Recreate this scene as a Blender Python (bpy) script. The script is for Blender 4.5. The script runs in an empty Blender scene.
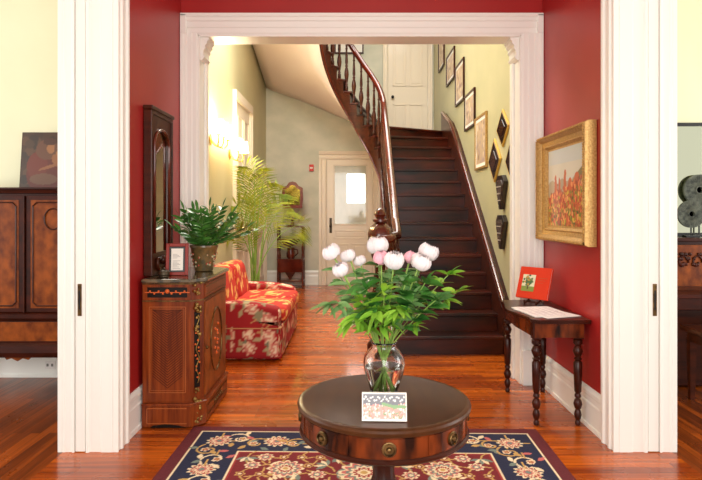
import bpy, math, random
import numpy as np
from math import sin, cos, pi, radians, sqrt, floor, atan2
from mathutils import Vector, Matrix
S = bpy.context.scene
COL = S.collection
random.seed(7)
# ------------------------------------------------------------------ camera
cam_d = bpy.data.cameras.new('camera'); cam = bpy.data.objects.new('camera', cam_d); COL.objects.link(cam)
cam.location = (0, 0, 1.5); cam.rotation_euler = (pi/2, 0, 0)
cam_d.sensor_width = 36; cam_d.lens = 36*560/702; cam_d.shift_y = -28/702; cam_d.clip_start = .05
S.camera = cam
# ------------------------------------------------------------------ world, lamps, exposure
w = bpy.data.worlds.new('world'); S.world = w; w.use_nodes = True
w.node_tree.nodes['Background'].inputs[0].default_value = (1.0, .98, .93, 1)
w.node_tree.nodes['Background'].inputs[1].default_value = .75
S.view_settings.view_transform = 'Standard'; S.view_settings.look = 'None'
S.view_settings.exposure = 0.36; S.view_settings.gamma = 1
S.view_settings.use_curve_mapping = False
def area(name, loc, rot, sx, sy, e, col=(1, 1, 1)):
    l = bpy.data.lights.new(name, 'AREA'); l.shape = 'RECTANGLE'; l.size = sx; l.size_y = sy; l.energy = e; l.color = col
    o = bpy.data.objects.new(name, l); o.location = loc; o.rotation_euler = rot; COL.objects.link(o); return o
area('front_door_daylight', (0.1, -1.3, 1.9), (pi/2, 0, 0), 2.6, 2.6, 105, (1, .97, .92))
area('left_parlour_window_daylight', (-5.3, 2.6, 1.9), (pi/2, 0, -pi/2), 2.6, 2.4, 60, (1, .98, .93))
area('right_parlour_window_daylight', (5.6, 2.6, 1.9), (pi/2, 0, pi/2), 2.6, 2.4, 80, (1, .98, .93))
area('upstairs_daylight', (0.6, 8.2, 6.1), (0, 0, 0), 2.0, 3.0, 120, (1, .97, .91))
area('stair_hall_fill_light', (-.9, 7.0, 4.75), (0, 0, 0), 1.0, 1.4, 105, (1, .96, .88))  # added fill to brighten the stair hall, no lamp fitting here
# ------------------------------------------------------------------ helpers
def lin(c):
    c = np.asarray(c, float)/255.0
    return np.where(c <= .04045, c/12.92, ((c+.055)/1.055)**2.4)
def L4(c): return (*[float(v) for v in lin(c)], 1)
MATS = {}
def mat(name, c, rough=.5, metal=0, coat=0, c2=None, nscale=(8, 8, 8), bump=0, trans=0, ior=1.45, emit=None, es=0, detail=4, contrast=.3, coatr=.08, spec=None):
    if name in MATS: return MATS[name]
    m = bpy.data.materials.new(name); m.use_nodes = True; MATS[name] = m
    n = m.node_tree.nodes; l = m.node_tree.links; b = n['Principled BSDF']
    b.inputs['Base Color'].default_value = L4(c); b.inputs['Roughness'].default_value = rough
    b.inputs['Metallic'].default_value = metal; b.inputs['Coat Weight'].default_value = coat
    b.inputs['Coat Roughness'].default_value = coatr
    b.inputs['Transmission Weight'].default_value = trans; b.inputs['IOR'].default_value = ior
    if spec is not None: b.inputs['Specular IOR Level'].default_value = spec
    if emit: b.inputs['Emission Color'].default_value = L4(emit); b.inputs['Emission Strength'].default_value = es
    if c2 is not None or bump:
        tc = n.new('ShaderNodeTexCoord'); mp = n.new('ShaderNodeMapping'); mp.inputs['Scale'].default_value = nscale
        nz = n.new('ShaderNodeTexNoise'); nz.inputs['Scale'].default_value = 1; nz.inputs['Detail'].default_value = detail
        l.new(tc.outputs['Object'], mp.inputs[0]); l.new(mp.outputs[0], nz.inputs['Vector'])
        if c2 is not None:
            r = n.new('ShaderNodeValToRGB'); e = r.color_ramp.elements
            e[0].position = .5-contrast/2; e[1].position = .5+contrast/2
            e[0].color = L4(c); e[1].color = L4(c2)
            l.new(nz.outputs['Fac'], r.inputs[0]); l.new(r.outputs[0], b.inputs['Base Color'])
        if bump:
            bp = n.new('ShaderNodeBump'); bp.inputs['Strength'].default_value = bump; bp.inputs['Distance'].default_value = .01
            l.new(nz.outputs['Fac'], bp.inputs['Height']); l.new(bp.outputs[0], b.inputs['Normal'])
    return m
def boards(name, rot, c1, c2, cm, wid=.062, rough=.3, coat=.6):
    m = bpy.data.materials.new(name); m.use_nodes = True; MATS[name] = m
    n = m.node_tree.nodes; l = m.node_tree.links; b = n['Principled BSDF']
    tc = n.new('ShaderNodeTexCoord'); mp = n.new('ShaderNodeMapping'); mp.inputs['Rotation'].default_value = (0, 0, rot)
    br = n.new('ShaderNodeTexBrick'); br.inputs['Scale'].default_value = 1
    br.inputs['Brick Width'].default_value = 1.9; br.inputs['Row Height'].default_value = wid
    br.inputs['Mortar Size'].default_value = .0016; br.inputs['Mortar Smooth'].default_value = .3; br.inputs['Bias'].default_value = -.1
    br.offset = .37; br.offset_frequency = 2
    br.inputs['Color1'].default_value = L4(c1); br.inputs['Color2'].default_value = L4(c2); br.inputs['Mortar'].default_value = L4(cm)
    l.new(tc.outputs['Object'], mp.inputs[0]); l.new(mp.outputs[0], br.inputs['Vector'])
    mp2 = n.new('ShaderNodeMapping'); mp2.inputs['Scale'].default_value = (1.6, 34, 1)
    l.new(mp.outputs[0], mp2.inputs[0]); nz = n.new('ShaderNodeTexNoise'); nz.inputs['Scale'].default_value = 1; nz.inputs['Detail'].default_value = 5
    l.new(mp2.outputs[0], nz.inputs['Vector'])
    r = n.new('ShaderNodeValToRGB'); r.color_ramp.elements[0].position = .32; r.color_ramp.elements[1].position = .66
    r.color_ramp.elements[0].color = (.42, .36, .3, 1); r.color_ramp.elements[1].color = (1.1, 1.1, 1.1, 1)
    l.new(nz.outputs['Fac'], r.inputs[0])
    mx = n.new('ShaderNodeMix'); mx.data_type = 'RGBA'; mx.blend_type = 'MULTIPLY'; mx.inputs[0].default_value = .85
    l.new(br.outputs['Color'], mx.inputs[6]); l.new(r.outputs[0], mx.inputs[7]); l.new(mx.outputs[2], b.inputs['Base Color'])
    nz2 = n.new('ShaderNodeTexNoise'); nz2.inputs['Scale'].default_value = 3.5; nz2.inputs['Detail'].default_value = 4; l.new(mp.outputs[0], nz2.inputs['Vector'])
    mr = n.new('ShaderNodeMapRange'); mr.inputs[3].default_value = rough-.12; mr.inputs[4].default_value = rough+.15
    l.new(nz2.outputs['Fac'], mr.inputs[0]); l.new(mr.outputs[0], b.inputs['Roughness'])
    bp = n.new('ShaderNodeBump'); bp.inputs['Strength'].default_value = .12; bp.inputs['Distance'].default_value = .004
    l.new(br.outputs['Fac'], bp.inputs['Height']); bp.invert = True; l.new(bp.outputs[0], b.inputs['Normal'])
    b.inputs['Coat Weight'].default_value = coat; b.inputs['Coat Roughness'].default_value = .1; b.inputs['Specular IOR Level'].default_value = .3
    return m
def attr_mat(name, rough=.8, coat=0, sheen=0, bump=0):
    m = bpy.data.materials.new(name); m.use_nodes = True
    n = m.node_tree.nodes; l = m.node_tree.links; b = n['Principled BSDF']
    a = n.new('ShaderNodeAttribute'); a.attribute_name = 'Col'; l.new(a.outputs['Color'], b.inputs['Base Color'])
    b.inputs['Roughness'].default_value = rough; b.inputs['Coat Weight'].default_value = coat; b.inputs['Sheen Weight'].default_value = sheen
    if bump:
        tc = n.new('ShaderNodeTexCoord'); nz = n.new('ShaderNodeTexNoise'); nz.inputs['Scale'].default_value = 120
        l.new(tc.outputs['Object'], nz.inputs['Vector'])
        bp = n.new('ShaderNodeBump'); bp.inputs['Strength'].default_value = bump; bp.inputs['Distance'].default_value = .004
        l.new(nz.outputs['Fac'], bp.inputs['Height']); l.new(bp.outputs[0], b.inputs['Normal'])
    return m
class MB:
    def __init__(s): s.v = []; s.f = []; s.m = []
    def add(s, vs, fs, mi=0):
        k = len(s.v); s.v += [tuple(p) for p in vs]; s.f += [tuple(k+i for i in f) for f in fs]; s.m += [mi]*len(fs); return s
    def box(s, x0, x1, y0, y1, z0, z1, mi=0):
        return s.add([(x, y, z) for z in (z0, z1) for y in (y0, y1) for x in (x0, x1)],
                     [(0, 2, 3, 1), (4, 5, 7, 6), (0, 1, 5, 4), (2, 6, 7, 3), (0, 4, 6, 2), (1, 3, 7, 5)], mi)
    def prism(s, poly, axis, a, b, mi=0):
        n = len(poly)
        ar = sum(poly[i][0]*poly[(i+1) % n][1]-poly[(i+1) % n][0]*poly[i][1] for i in range(n))
        if ar < 0: poly = poly[::-1]
        def P(p, t):
            return {'z': (p[0], p[1], t), 'x': (t, p[0], p[1]), 'y': (p[0], t, p[1])}[axis]
        vs = [P(p, a) for p in poly]+[P(p, b) for p in poly]
        fs = [tuple(range(n))[::-1], tuple(range(n, 2*n))]+[(i, (i+1) % n, n+(i+1) % n, n+i) for i in range(n)]
        if axis == 'y': fs = [f[::-1] for f in fs]
        return s.add(vs, fs, mi)
    def lathe(s, prof, c=(0, 0, 0), seg=16, mi=0, sx=1, sy=1, wob=None):
        vs = []; fs = []
        for r, z in prof:
            for k in range(seg):
                a = 2*pi*k/seg; rr = r*(1+(wob(a, z) if wob else 0))
                vs.append((c[0]+rr*cos(a)*sx, c[1]+rr*sin(a)*sy, c[2]+z))
        for i in range(len(prof)-1):
            for k in range(seg):
                fs.append((i*seg+k, i*seg+(k+1) % seg, (i+1)*seg+(k+1) % seg, (i+1)*seg+k))
        if prof[0][0] > 1e-4: fs.append(tuple(range(seg))[::-1])
        if prof[-1][0] > 1e-4: fs.append(tuple((len(prof)-1)*seg+k for k in range(seg)))
        return s.add(vs, fs, mi)
    def tube(s, pts, r, seg=8, mi=0, cap=True):
        pts = [Vector(p) for p in pts]; n = len(pts); rs = r if hasattr(r, '__len__') else [r]*n
        t = (pts[1]-pts[0]).normalized(); up = Vector((0, 0, 1)) if abs(t.z) < .9 else Vector((1, 0, 0))
        u = t.cross(up).normalized(); vs = []
        for i, p in enumerate(pts):
            tt = (pts[min(i+1, n-1)]-pts[max(i-1, 0)]).normalized()
            u = (u-tt*u.dot(tt)).normalized(); w_ = tt.cross(u)
            for k in range(seg):
                a = 2*pi*k/seg; vs.append(p+(u*cos(a)+w_*sin(a))*rs[i])
        fs = [(i*seg+k, i*seg+(k+1) % seg, (i+1)*seg+(k+1) % seg, (i+1)*seg+k) for i in range(n-1) for k in range(seg)]
        if cap: fs += [tuple(range(seg))[::-1], tuple((n-1)*seg+k for k in range(seg))]
        return s.add(vs, fs, mi)
    def grid(s, fn, nu, nv, mi=0):
        vs = [fn(i/nu, j/nv) for j in range(nv+1) for i in range(nu+1)]
        fs = [(j*(nu+1)+i, j*(nu+1)+i+1, (j+1)*(nu+1)+i+1, (j+1)*(nu+1)+i) for j in range(nv) for i in range(nu)]
        return s.add(vs, fs, mi)
    def ball(s, c, r, seg=12, mi=0, sz=1):
        n = seg//2
        return s.lathe([(r*sin(pi*i/n)+1e-5, -r*sz*cos(pi*i/n)) for i in range(n+1)], c, seg, mi)
    def xf(s, M, k=0):
        for i in range(k, len(s.v)): s.v[i] = tuple(M @ Vector(s.v[i]))
        return s
    def build(s, name, mats, parent=None, smooth=False, bevel=0, off=None, bseg=2):
        me = bpy.data.meshes.new(name)
        o_ = Vector(off) if off is not None else None
        vs = [tuple(Vector(p)-o_) for p in s.v] if o_ is not None else s.v
        me.from_pydata(vs, [], s.f)
        if not isinstance(mats, (list, tuple)): mats = [mats]
        for m in mats: me.materials.append(m)
        me.polygons.foreach_set('material_index', s.m)
        if smooth is True: me.polygons.foreach_set('use_smooth', [True]*len(s.f))
        me.update(); o = bpy.data.objects.new(name, me); COL.objects.link(o)
        if smooth == 'auto':
            me.polygons.foreach_set('use_smooth', [True]*len(s.f)); me.set_sharp_from_angle(angle=radians(38))
        if parent: o.parent = parent
        if bevel:
            b = o.modifiers.new('bevel', 'BEVEL'); b.width = bevel; b.segments = bseg; b.limit_method = 'ANGLE'; b.angle_limit = radians(40)
        return o
def thing(name, label, cat, loc=(0, 0, 0), rz=0, group=None):
    o = bpy.data.objects.new(name, None); COL.objects.link(o); o.location = loc; o.rotation_euler = (0, 0, rz)
    o.empty_display_size = .1
    o['label'] = label; o['category'] = cat
    if group: o['group'] = group
    return o
def tag(o, label, cat, group=None):
    o['label'] = label; o['category'] = cat
    if group: o['group'] = group
    return o
def struct(o): o['kind'] = 'structure'; return o
def copy_tree(o, parent=None):
    c = o.copy(); COL.objects.link(c)
    if parent: c.parent = parent
    for ch in list(o.children): copy_tree(ch, c)
    return c
def P(px, y, D): return ((px-351)*D/560, D, 1.5+(212-y)*D/560)
class Canvas:
    def __init__(s, W, H, res, base):
        s.W, s.H, s.res = W, H, res; s.nx = int(round(W/res))+1; s.ny = int(round(H/res))+1
        s.a = np.zeros((s.ny, s.nx, 3)); s.a[:] = lin(base)
        s.X, s.Y = np.meshgrid(np.linspace(0, W, s.nx), np.linspace(0, H, s.ny))
    def win(s, x, y, r):
        i0 = max(0, int((x-r)/s.res)); i1 = min(s.nx, int((x+r)/s.res)+2); j0 = max(0, int((y-r)/s.res)); j1 = min(s.ny, int((y+r)/s.res)+2)
        return (slice(j0, max(j0, j1)), slice(i0, max(i0, i1)))
    def rect(s, x0, x1, y0, y1, c): s.a[(s.X >= x0) & (s.X <= x1) & (s.Y >= y0) & (s.Y <= y1)] = lin(c)
    def disk(s, x, y, r, c, ry=None, ang=0):
        ry = ry or r; W = s.win(x, y, max(r, ry)*1.1); dx = s.X[W]-x; dy = s.Y[W]-y
        u = dx*cos(ang)+dy*sin(ang); v = -dx*sin(ang)+dy*cos(ang)
        s.a[W][(u/r)**2+(v/ry)**2 <= 1] = lin(c)
    def flower(s, x, y, r, n, cols, ph=0, dent=.35, asp=1):
        W = s.win(x, y, r*1.2/min(1, asp)); dx = s.X[W]-x; dy = (s.Y[W]-y)*asp; rr = np.hypot(dx, dy); th = np.arctan2(dy, dx)
        for k, c in enumerate(cols):
            R = r*(1-k/len(cols)); e = R*(1-dent+dent*np.abs(np.cos(n*th/2+ph))) if k < len(cols)-1 else R
            s.a[W][rr <= e] = lin(c)
    def leaf(s, x, y, ang, ln, wd, c, vein=None):
        W = s.win(x, y, ln*1.1); dx = s.X[W]-x; dy = s.Y[W]-y; u = (dx*cos(ang)+dy*sin(ang))/ln; v = -dx*sin(ang)+dy*cos(ang)
        ok = (u > 0) & (u < 1); m = ok & (np.abs(v) < wd*np.sin(pi*np.clip(u, 0, 1))); s.a[W][m] = lin(c)
        if vein is not None: s.a[W][ok & (np.abs(v) < wd*.15)] = lin(vein)
    def curve(s, pts, wd, c):
        for (a, b), (c_, d) in zip(pts[:-1], pts[1:]):
            n = max(1, int(math.hypot(c_-a, d-b)/(s.res*.7)))
            for k in range(n): s.disk(a+(c_-a)*k/n, b+(d-b)*k/n, wd, c)
    def scroll(s, x, y, r, ang, turn, wd, c, n=26):
        s.curve([(x+r*(1-t/n*.82)*cos(ang+turn*t/n*2*pi), y+r*(1-t/n*.82)*sin(ang+turn*t/n*2*pi)) for t in range(n+1)], wd, c)
    def noise(s, amt, rnd):
        s.a *= 1+amt*(rnd.random((s.ny, s.nx, 1))-.5)
    def obj(s, name, m, fn, parent=None, thick=0):
        mb = MB(); nx, ny = s.nx, s.ny
        mb.v = [fn(x, y) for x, y in zip(s.X.ravel().tolist(), s.Y.ravel().tolist())]
        mb.f = [(j*nx+i, j*nx+i+1, (j+1)*nx+i+1, (j+1)*nx+i) for j in range(ny-1) for i in range(nx-1)]; mb.m = [0]*len(mb.f)
        n_top = len(mb.v)
        o = mb.build(name, m, parent)
        at = o.data.color_attributes.new('Col', 'FLOAT_COLOR', 'POINT')
        c4 = np.ones((ny*nx, 4)); c4[:, :3] = s.a.reshape(-1, 3); at.data.foreach_set('color', c4.ravel())
        return o
    def sample(s, x, y):
        i = int(x % s.W/s.res) % s.nx; j = int(y % s.H/s.res) % s.ny; return s.a[j, i]
# ------------------------------------------------------------------ materials
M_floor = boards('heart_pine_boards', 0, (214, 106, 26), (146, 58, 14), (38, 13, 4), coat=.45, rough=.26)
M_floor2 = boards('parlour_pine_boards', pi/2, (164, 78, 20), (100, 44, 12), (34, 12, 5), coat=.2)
M_red = mat('red_wall_paint', (170, 35, 34), .42, c2=(162, 30, 30), nscale=(2, 2, 2), coat=.15, coatr=.3)
M_white = mat('white_gloss_paint', (247, 246, 240), .32, coat=.2, coatr=.2)
M_cream = mat('parlour_cream_paint', (240, 238, 208), .6, c2=(232, 232, 200), nscale=(1, 1, 1))
M_hall = mat('stair_hall_green_paint', (198, 191, 152), .5, c2=(188, 183, 144), nscale=(1.5, 1.5, 1.5), bump=.05, coat=.1, coatr=.3)
M_back = mat('old_plaster_green', (214, 211, 194), .6, c2=(196, 197, 180), nscale=(2, 2, 3), bump=.3)
M_ceil = mat('ceiling_paint', (240, 226, 208), .7)
M_soff = mat('soffit_plaster', (244, 228, 220), .6)
M_doorp = mat('cream_door_paint', (236, 222, 202), .35, coat=.2)
M_dark = mat('dark_walnut_varnish', (42, 16, 8), .3, c2=(80, 33, 15), nscale=(3, 20, 20), coat=.06, contrast=.5, spec=.28)
M_tread = mat('worn_stair_wood', (15, 7, 5), .32, c2=(84, 29, 14), nscale=(1.6, 5, 7), coat=.0, contrast=.34, spec=.35)
M_rail = mat('polished_mahogany_rail', (72, 20, 12), .15, c2=(100, 34, 18), nscale=(5, 5, 5), coat=.7)
M_mahog = mat('mahogany', (72, 26, 13), .28, c2=(36, 13, 7), nscale=(4, 14, 14), coat=.06, contrast=.5, spec=.28)
M_table = mat('table_top_mahogany', (84, 48, 24), .3, c2=(64, 34, 16), nscale=(20, 3, 3), coat=.06, coatr=.18, contrast=.5, spec=.28)
M_crotch = mat('crotch_mahogany_veneer', (36, 14, 7), .25, c2=(126, 54, 20), nscale=(16, 16, 5), coat=.06, contrast=.3, detail=2, spec=.28)
M_burl = mat('burl_walnut', (92, 40, 14), .3, c2=(150, 76, 24), nscale=(14, 14, 10), coat=.06, contrast=.4, detail=6, spec=.28)
M_veneer = mat('kingwood_veneer', (144, 66, 24), .3, c2=(92, 34, 12), nscale=(40, 40, 3), coat=.06, contrast=.4, spec=.28)
M_blackp = mat('ebonised_panel', (20, 12, 8), .35, spec=.3)
M_brass = mat('aged_brass', (128, 100, 60), .38, metal=.85, c2=(74, 54, 34), nscale=(30, 30, 30))
M_ormolu = mat('ormolu', (170, 140, 80), .35, metal=.7, c2=(120, 90, 44), nscale=(40, 40, 40))
M_gold = mat('gilt', (206, 168, 104), .4, metal=.5, c2=(176, 136, 78), nscale=(70, 70, 70), bump=.3)
M_goldp = mat('bright_gilt', (232, 186, 90), .3, metal=.6)
M_inlay = mat('boxwood_inlay', (176, 96, 44), .4)
M_orange = mat('orange_marquetry', (214, 98, 40), .4)
M_marble = mat('dark_marble', (62, 60, 48), .16, c2=(112, 96, 72), nscale=(24, 24, 24), coat=.5, contrast=.25, detail=8)
M_mirror = mat('mirror_glass', (235, 235, 230), .02, metal=1)
M_glass = mat('clear_glass', (255, 255, 255), .0, trans=1, ior=1.45)
M_water = mat('vase_water', (244, 250, 244), .0, trans=1, ior=1.33)
M_black = mat('black_iron', (14, 13, 13), .4)
M_paper = mat('white_paper', (240, 236, 232), .7)
M_leafd = mat('dark_green_leaf', (46, 98, 38), .35, c2=(84, 146, 58), nscale=(9, 9, 9), coat=.2)
M_leafl = mat('light_green_leaf', (104, 160, 44), .4, c2=(146, 190, 62), nscale=(9, 9, 9))
M_leafs = mat('sage_leaf', (86, 136, 72), .35, c2=(136, 176, 110), nscale=(9, 9, 9), coat=.2)
M_palm = mat('palm_leaf', (170, 174, 44), .45, c2=(104, 128, 32), nscale=(6, 6, 6))
M_stem = mat('green_stem', (138, 172, 78), .5)
M_twig = mat('brown_twig', (120, 80, 60), .7)
M_petw = mat('white_petal', (230, 220, 222), .7, spec=.2)
M_petp = mat('pink_petal', (236, 178, 192), .7, spec=.2)
M_redleather = mat('red_cover', (216, 56, 24), .5, spec=.3)
M_shade = mat('glowing_lamp_shade', (255, 240, 210), .5, emit=(255, 226, 170), es=9)
M_bright = mat('window_reflection_glow', (255, 255, 255), .5, emit=(255, 255, 250), es=2.2)  # glow that stands in for a window reflected in the door glass
M_alarm = mat('alarm_red', (200, 34, 30), .4)
M_stone = mat('grey_stone', (104, 110, 100), .7, c2=(58, 64, 60), nscale=(30, 30, 30), bump=.5)
M_bronze = mat('dark_bronze', (70, 60, 44), .4, metal=.6)
# ------------------------------------------------------------------ the setting
XL, XR, YW, YT = -1.485, 1.672, 4.90, 5.10     # hall side walls, far wall front and back
OL, OR, OZ = -1.34, 1.49, 3.05                # stair opening
HL, HR, YB = -1.745, 1.70, 11.5               # stair hall
JL, JR, YJ = -1.80, 2.005, 3.49               # parlour side faces of the hall walls, far jamb
ZC = 3.9
struct(MB().box(JL, JR, -1.5, 12, -.1, 0).build('floor', M_floor))
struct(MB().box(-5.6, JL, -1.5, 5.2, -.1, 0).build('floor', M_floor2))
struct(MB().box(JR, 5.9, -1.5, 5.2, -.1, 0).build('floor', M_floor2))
# hall side walls beyond the parlour openings (red on the hall side)
def pier(name, x0, x1, redx):
    b = MB(); b.box(x0, x1, YJ+.03, YW+.2, 0, ZC); b.m[5 if redx == x1 else 4] = 1
    return struct(b.build(name, [M_cream, M_red]))
pier('wall_left', JL, XL, XL); pier('wall_right', XR, JR, XR)
# wall over the parlour openings towards the camera
def over(name, x0, x1, redx):
    b = MB(); b.box(x0, x1, -1.5, YJ+.03, 3.45, ZC); b.m[5 if redx == x1 else 4] = 1
    return struct(b.build(name, [M_cream, M_red]))
over('wall_left', JL, XL, XL); over('wall_right', XR, JR, XR)
# far wall with the stair opening: red in front, green behind
b = MB()
for x0, x1, z0, z1 in ((XL, OL, 0, 6.4), (OR, XR, 0, 6.4), (OL, OR, OZ, 6.4), (JL, XL, ZC, 6.4), (XR, JR, ZC, 6.4)):
    b.box(x0, x1, YW, YT, z0, z1); b.m[-4] = 1
struct(b.build('wall_far', [M_hall, M_red]))
struct(MB().box(HL-.15, HL, YT, YB+.15, 0, 6.4).build('wall_stair_left', M_hall))
struct(MB().box(HR, HR+.15, YT, YB+.15, 0, 6.4).build('wall_stair_right', M_hall))
struct(MB().box(HL, HR, YB, YB+.15, 0, 6.4).build('wall_back', M_back))
struct(MB().box(HL-.15, HR+.15, YT, YB+.15, 6.4, 6.5).build('ceiling', M_ceil))
struct(MB().box(JL, JR, -1.5, YW, ZC, ZC+.1).build('ceiling', M_ceil))
struct(MB().box(-5.6, JL, -1.5, 5.2, ZC, ZC+.1).build('ceiling', M_ceil))
struct(MB().box(JR, 5.9, -1.5, 5.2, ZC, ZC+.1).build('ceiling', M_ceil))
struct(MB().box(-5.6, JL, 5.1, 5.2, 0, ZC).build('wall_left_parlour', M_cream))
struct(MB().box(JR, 5.9, 5.1, 5.2, 0, ZC).build('wall_right_parlour', M_cream))
# stepped door casings
def casing(side):
    s = 1 if side == 'right' else -1
    xw = XR if s > 0 else XL; xj = JR if s > 0 else JL
    def X(d): return xw+s*d
    T = abs(xj-xw)
    # pilaster casing on the hall face, reeded
    b = MB(); pf = [(X(-.0005), YJ+.001), (X(-.035), YJ+.001), (X(-.035), YJ+.012), (X(-.028), YJ+.02), (X(-.028), YJ+.045), (X(-.04), YJ+.055), (X(-.04), YJ+.075), (X(-.03), YJ+.085),
          (X(-.03), YJ+.125), (X(-.042), YJ+.14), (X(-.042), YJ+.16), (X(-.028), YJ+.18), (X(-.028), YJ+.2), (X(-.0005), YJ+.2)]
    b.prism(pf, 'z', 0, 3.6)
    # jamb lining facing the camera: hall half and parlour half with the pocket slot between
    g0, g1 = T*.53, T*.76
    b.prism([(X(0), YJ), (X(0), YJ+.029), (X(g0), YJ+.029), (X(g0), YJ-.006), (X(g0-.016), YJ-.006), (X(g0-.026), YJ+.006), (X(g0-.085), YJ+.006), (X(g0-.095), YJ)], 'z', 0, 3.6)
    b.prism([(X(g1), YJ+.029), (X(g1), YJ-.004), (X(g1+.012), YJ-.004), (X(g1+.02), YJ+.004), (X(T-.02), YJ+.004), (X(T-.012), YJ), (X(T), YJ), (X(T), YJ+.029)], 'z', 0, 3.6)
    b.prism([(X(T+.0005), YJ+.001), (X(T+.03), YJ+.001), (X(T+.03), YJ+.2), (X(T+.0005), YJ+.2)], 'z', 0, 3.6)
    struct(b.build('trim_1' if s < 0 else 'trim_2', M_white, bevel=.003))
    # the pocket door's edge with its brass pull
    d = MB().box(min(X(g0+.008), X(g1-.004)), max(X(g0+.008), X(g1-.004)), YJ+.004, YJ+.0285, .004, 3.4)
    do = struct(d.build('door_1' if s < 0 else 'door_2', M_white, bevel=.003))
    return X, g0, g1, T, do
for side in ('left', 'right'):
    X, g0, g1, T, do = casing(side)
    if side == 'left': xc = P(79.5, 300, YJ)[0]
    else: xc = P(655, 300, YJ)[0]
    zc = 1.5-88*YJ/560
    b = MB().box(xc-.012, xc+.012, YJ-.001, YJ+.006, zc-.1, zc+.1, 0)
    b.box(xc-.005, xc+.005, YJ-.003, YJ-.001, zc-.06, zc+.06, 1)
    o = b.build('edge_pull', [M_brass, M_black], do, bevel=.002); o['label'] = 'brass edge pull of pocket door'
# stair opening casing: profile swept up, across and down
b = MB()
def cas(xi, xo, s):   # xi inner edge, xo outer edge
    W = abs(xo-xi)
    def q(t, d): return (xi+(xo-xi)*t, YW-d)
    return [q(0, 0), q(0, .015), q(.08, .022), q(.3, .022), q(.34, .03), q(.6, .03), q(.66, .042), q(.8, .042), q(.86, .055), q(1, .055), q(1, 0)]
xoL, xoR, zo = XL+.004, XR-.004, 3.225
b.prism(cas(OL-.0, xoL, -1), 'z', 0, OZ+.01); b.prism(cas(OR, xoR, 1), 'z', 0, OZ+.01)
def hcas():
    def q(t, d): return (YW-d, OZ+(zo-OZ)*t)
    return [q(0, 0), q(0, .015), q(.08, .022), q(.3, .022), q(.34, .03), q(.6, .03), q(.66, .042), q(.8, .042), q(.86, .055), q(1, .055), q(1, 0)]
b.prism(hcas(), 'x', xoL, xoR)
b.box(xoL, xoL+.05, YW-.055, YW, OZ, zo-.01); b.box(xoR-.05, xoR, YW-.055, YW, OZ, zo-.01)
# jamb lining
b.box(OL-.002, OL+.018, YW-.012, YT+.02, 0, OZ); b.box(OR-.018, OR+.002, YW-.012, YT+.02, 0, OZ)
b.box(OL, OR, YW-.012, YT+.02, OZ-.018, OZ+.005)
b.box(OL+.018, OL+.04, YT-.06, YT+.02, 0, OZ-.018); b.box(OR-.04, OR-.018, YT-.06, YT+.02, 0, OZ-.018)
# carved capitals at the top of each jamb
for x, s in ((OL+.018, 1), (OR-.018, -1)):
    prof = [(0, OZ-.018), (.075, OZ-.018), (.075, OZ-.035), (.06, OZ-.05), (.062, OZ-.065), (.04, OZ-.09), (.045, OZ-.11), (.03, OZ-.13), (.028, OZ-.17), (.04, OZ-.185), (.03, OZ-.2), (.012, OZ-.22), (0, OZ-.22)]
    b.prism([(x+s*p[0], p[1]) for p in prof], 'y', YW+.01, YT+.01)
# plinth blocks
b.box(OL+.005, xoL, YW-.065, YW, 0, .3); b.box(OR-.005, xoR, YW-.065, YW, 0, .3)
struct(b.build('trim_3', M_white, bevel=.003))
# baseboards
def baseb(name, axis, face, s, a, c, h=.28):
    pf = [(0, 0), (.03, 0), (.03, .03), (.022, .035), (.022, h*.62), (.016, h*.66), (.016, h*.78), (.02, h*.82), (.02, h*.9), (.008, h), (0, h)]
    b = MB().prism([(face+s*p, z) for p, z in pf], axis, a, c); return struct(b.build(name, M_white, bevel=.002))
baseb('baseboard_left', 'y', XL, 1, YJ+.2, YW-.06); baseb('baseboard_right', 'y', XR, -1, YJ+.2, YW-.06)
baseb('baseboard_left_parlour', 'x', 5.1, -1, -5.6, JL); baseb('baseboard_right_parlour', 'x', 5.1, -1, JR, 5.9)
baseb('baseboard_stair_left', 'y', HL, 1, YT+.02, 8.2)
baseb('baseboard_back', 'x', YB, -1, HL, -.67, .3)
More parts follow.
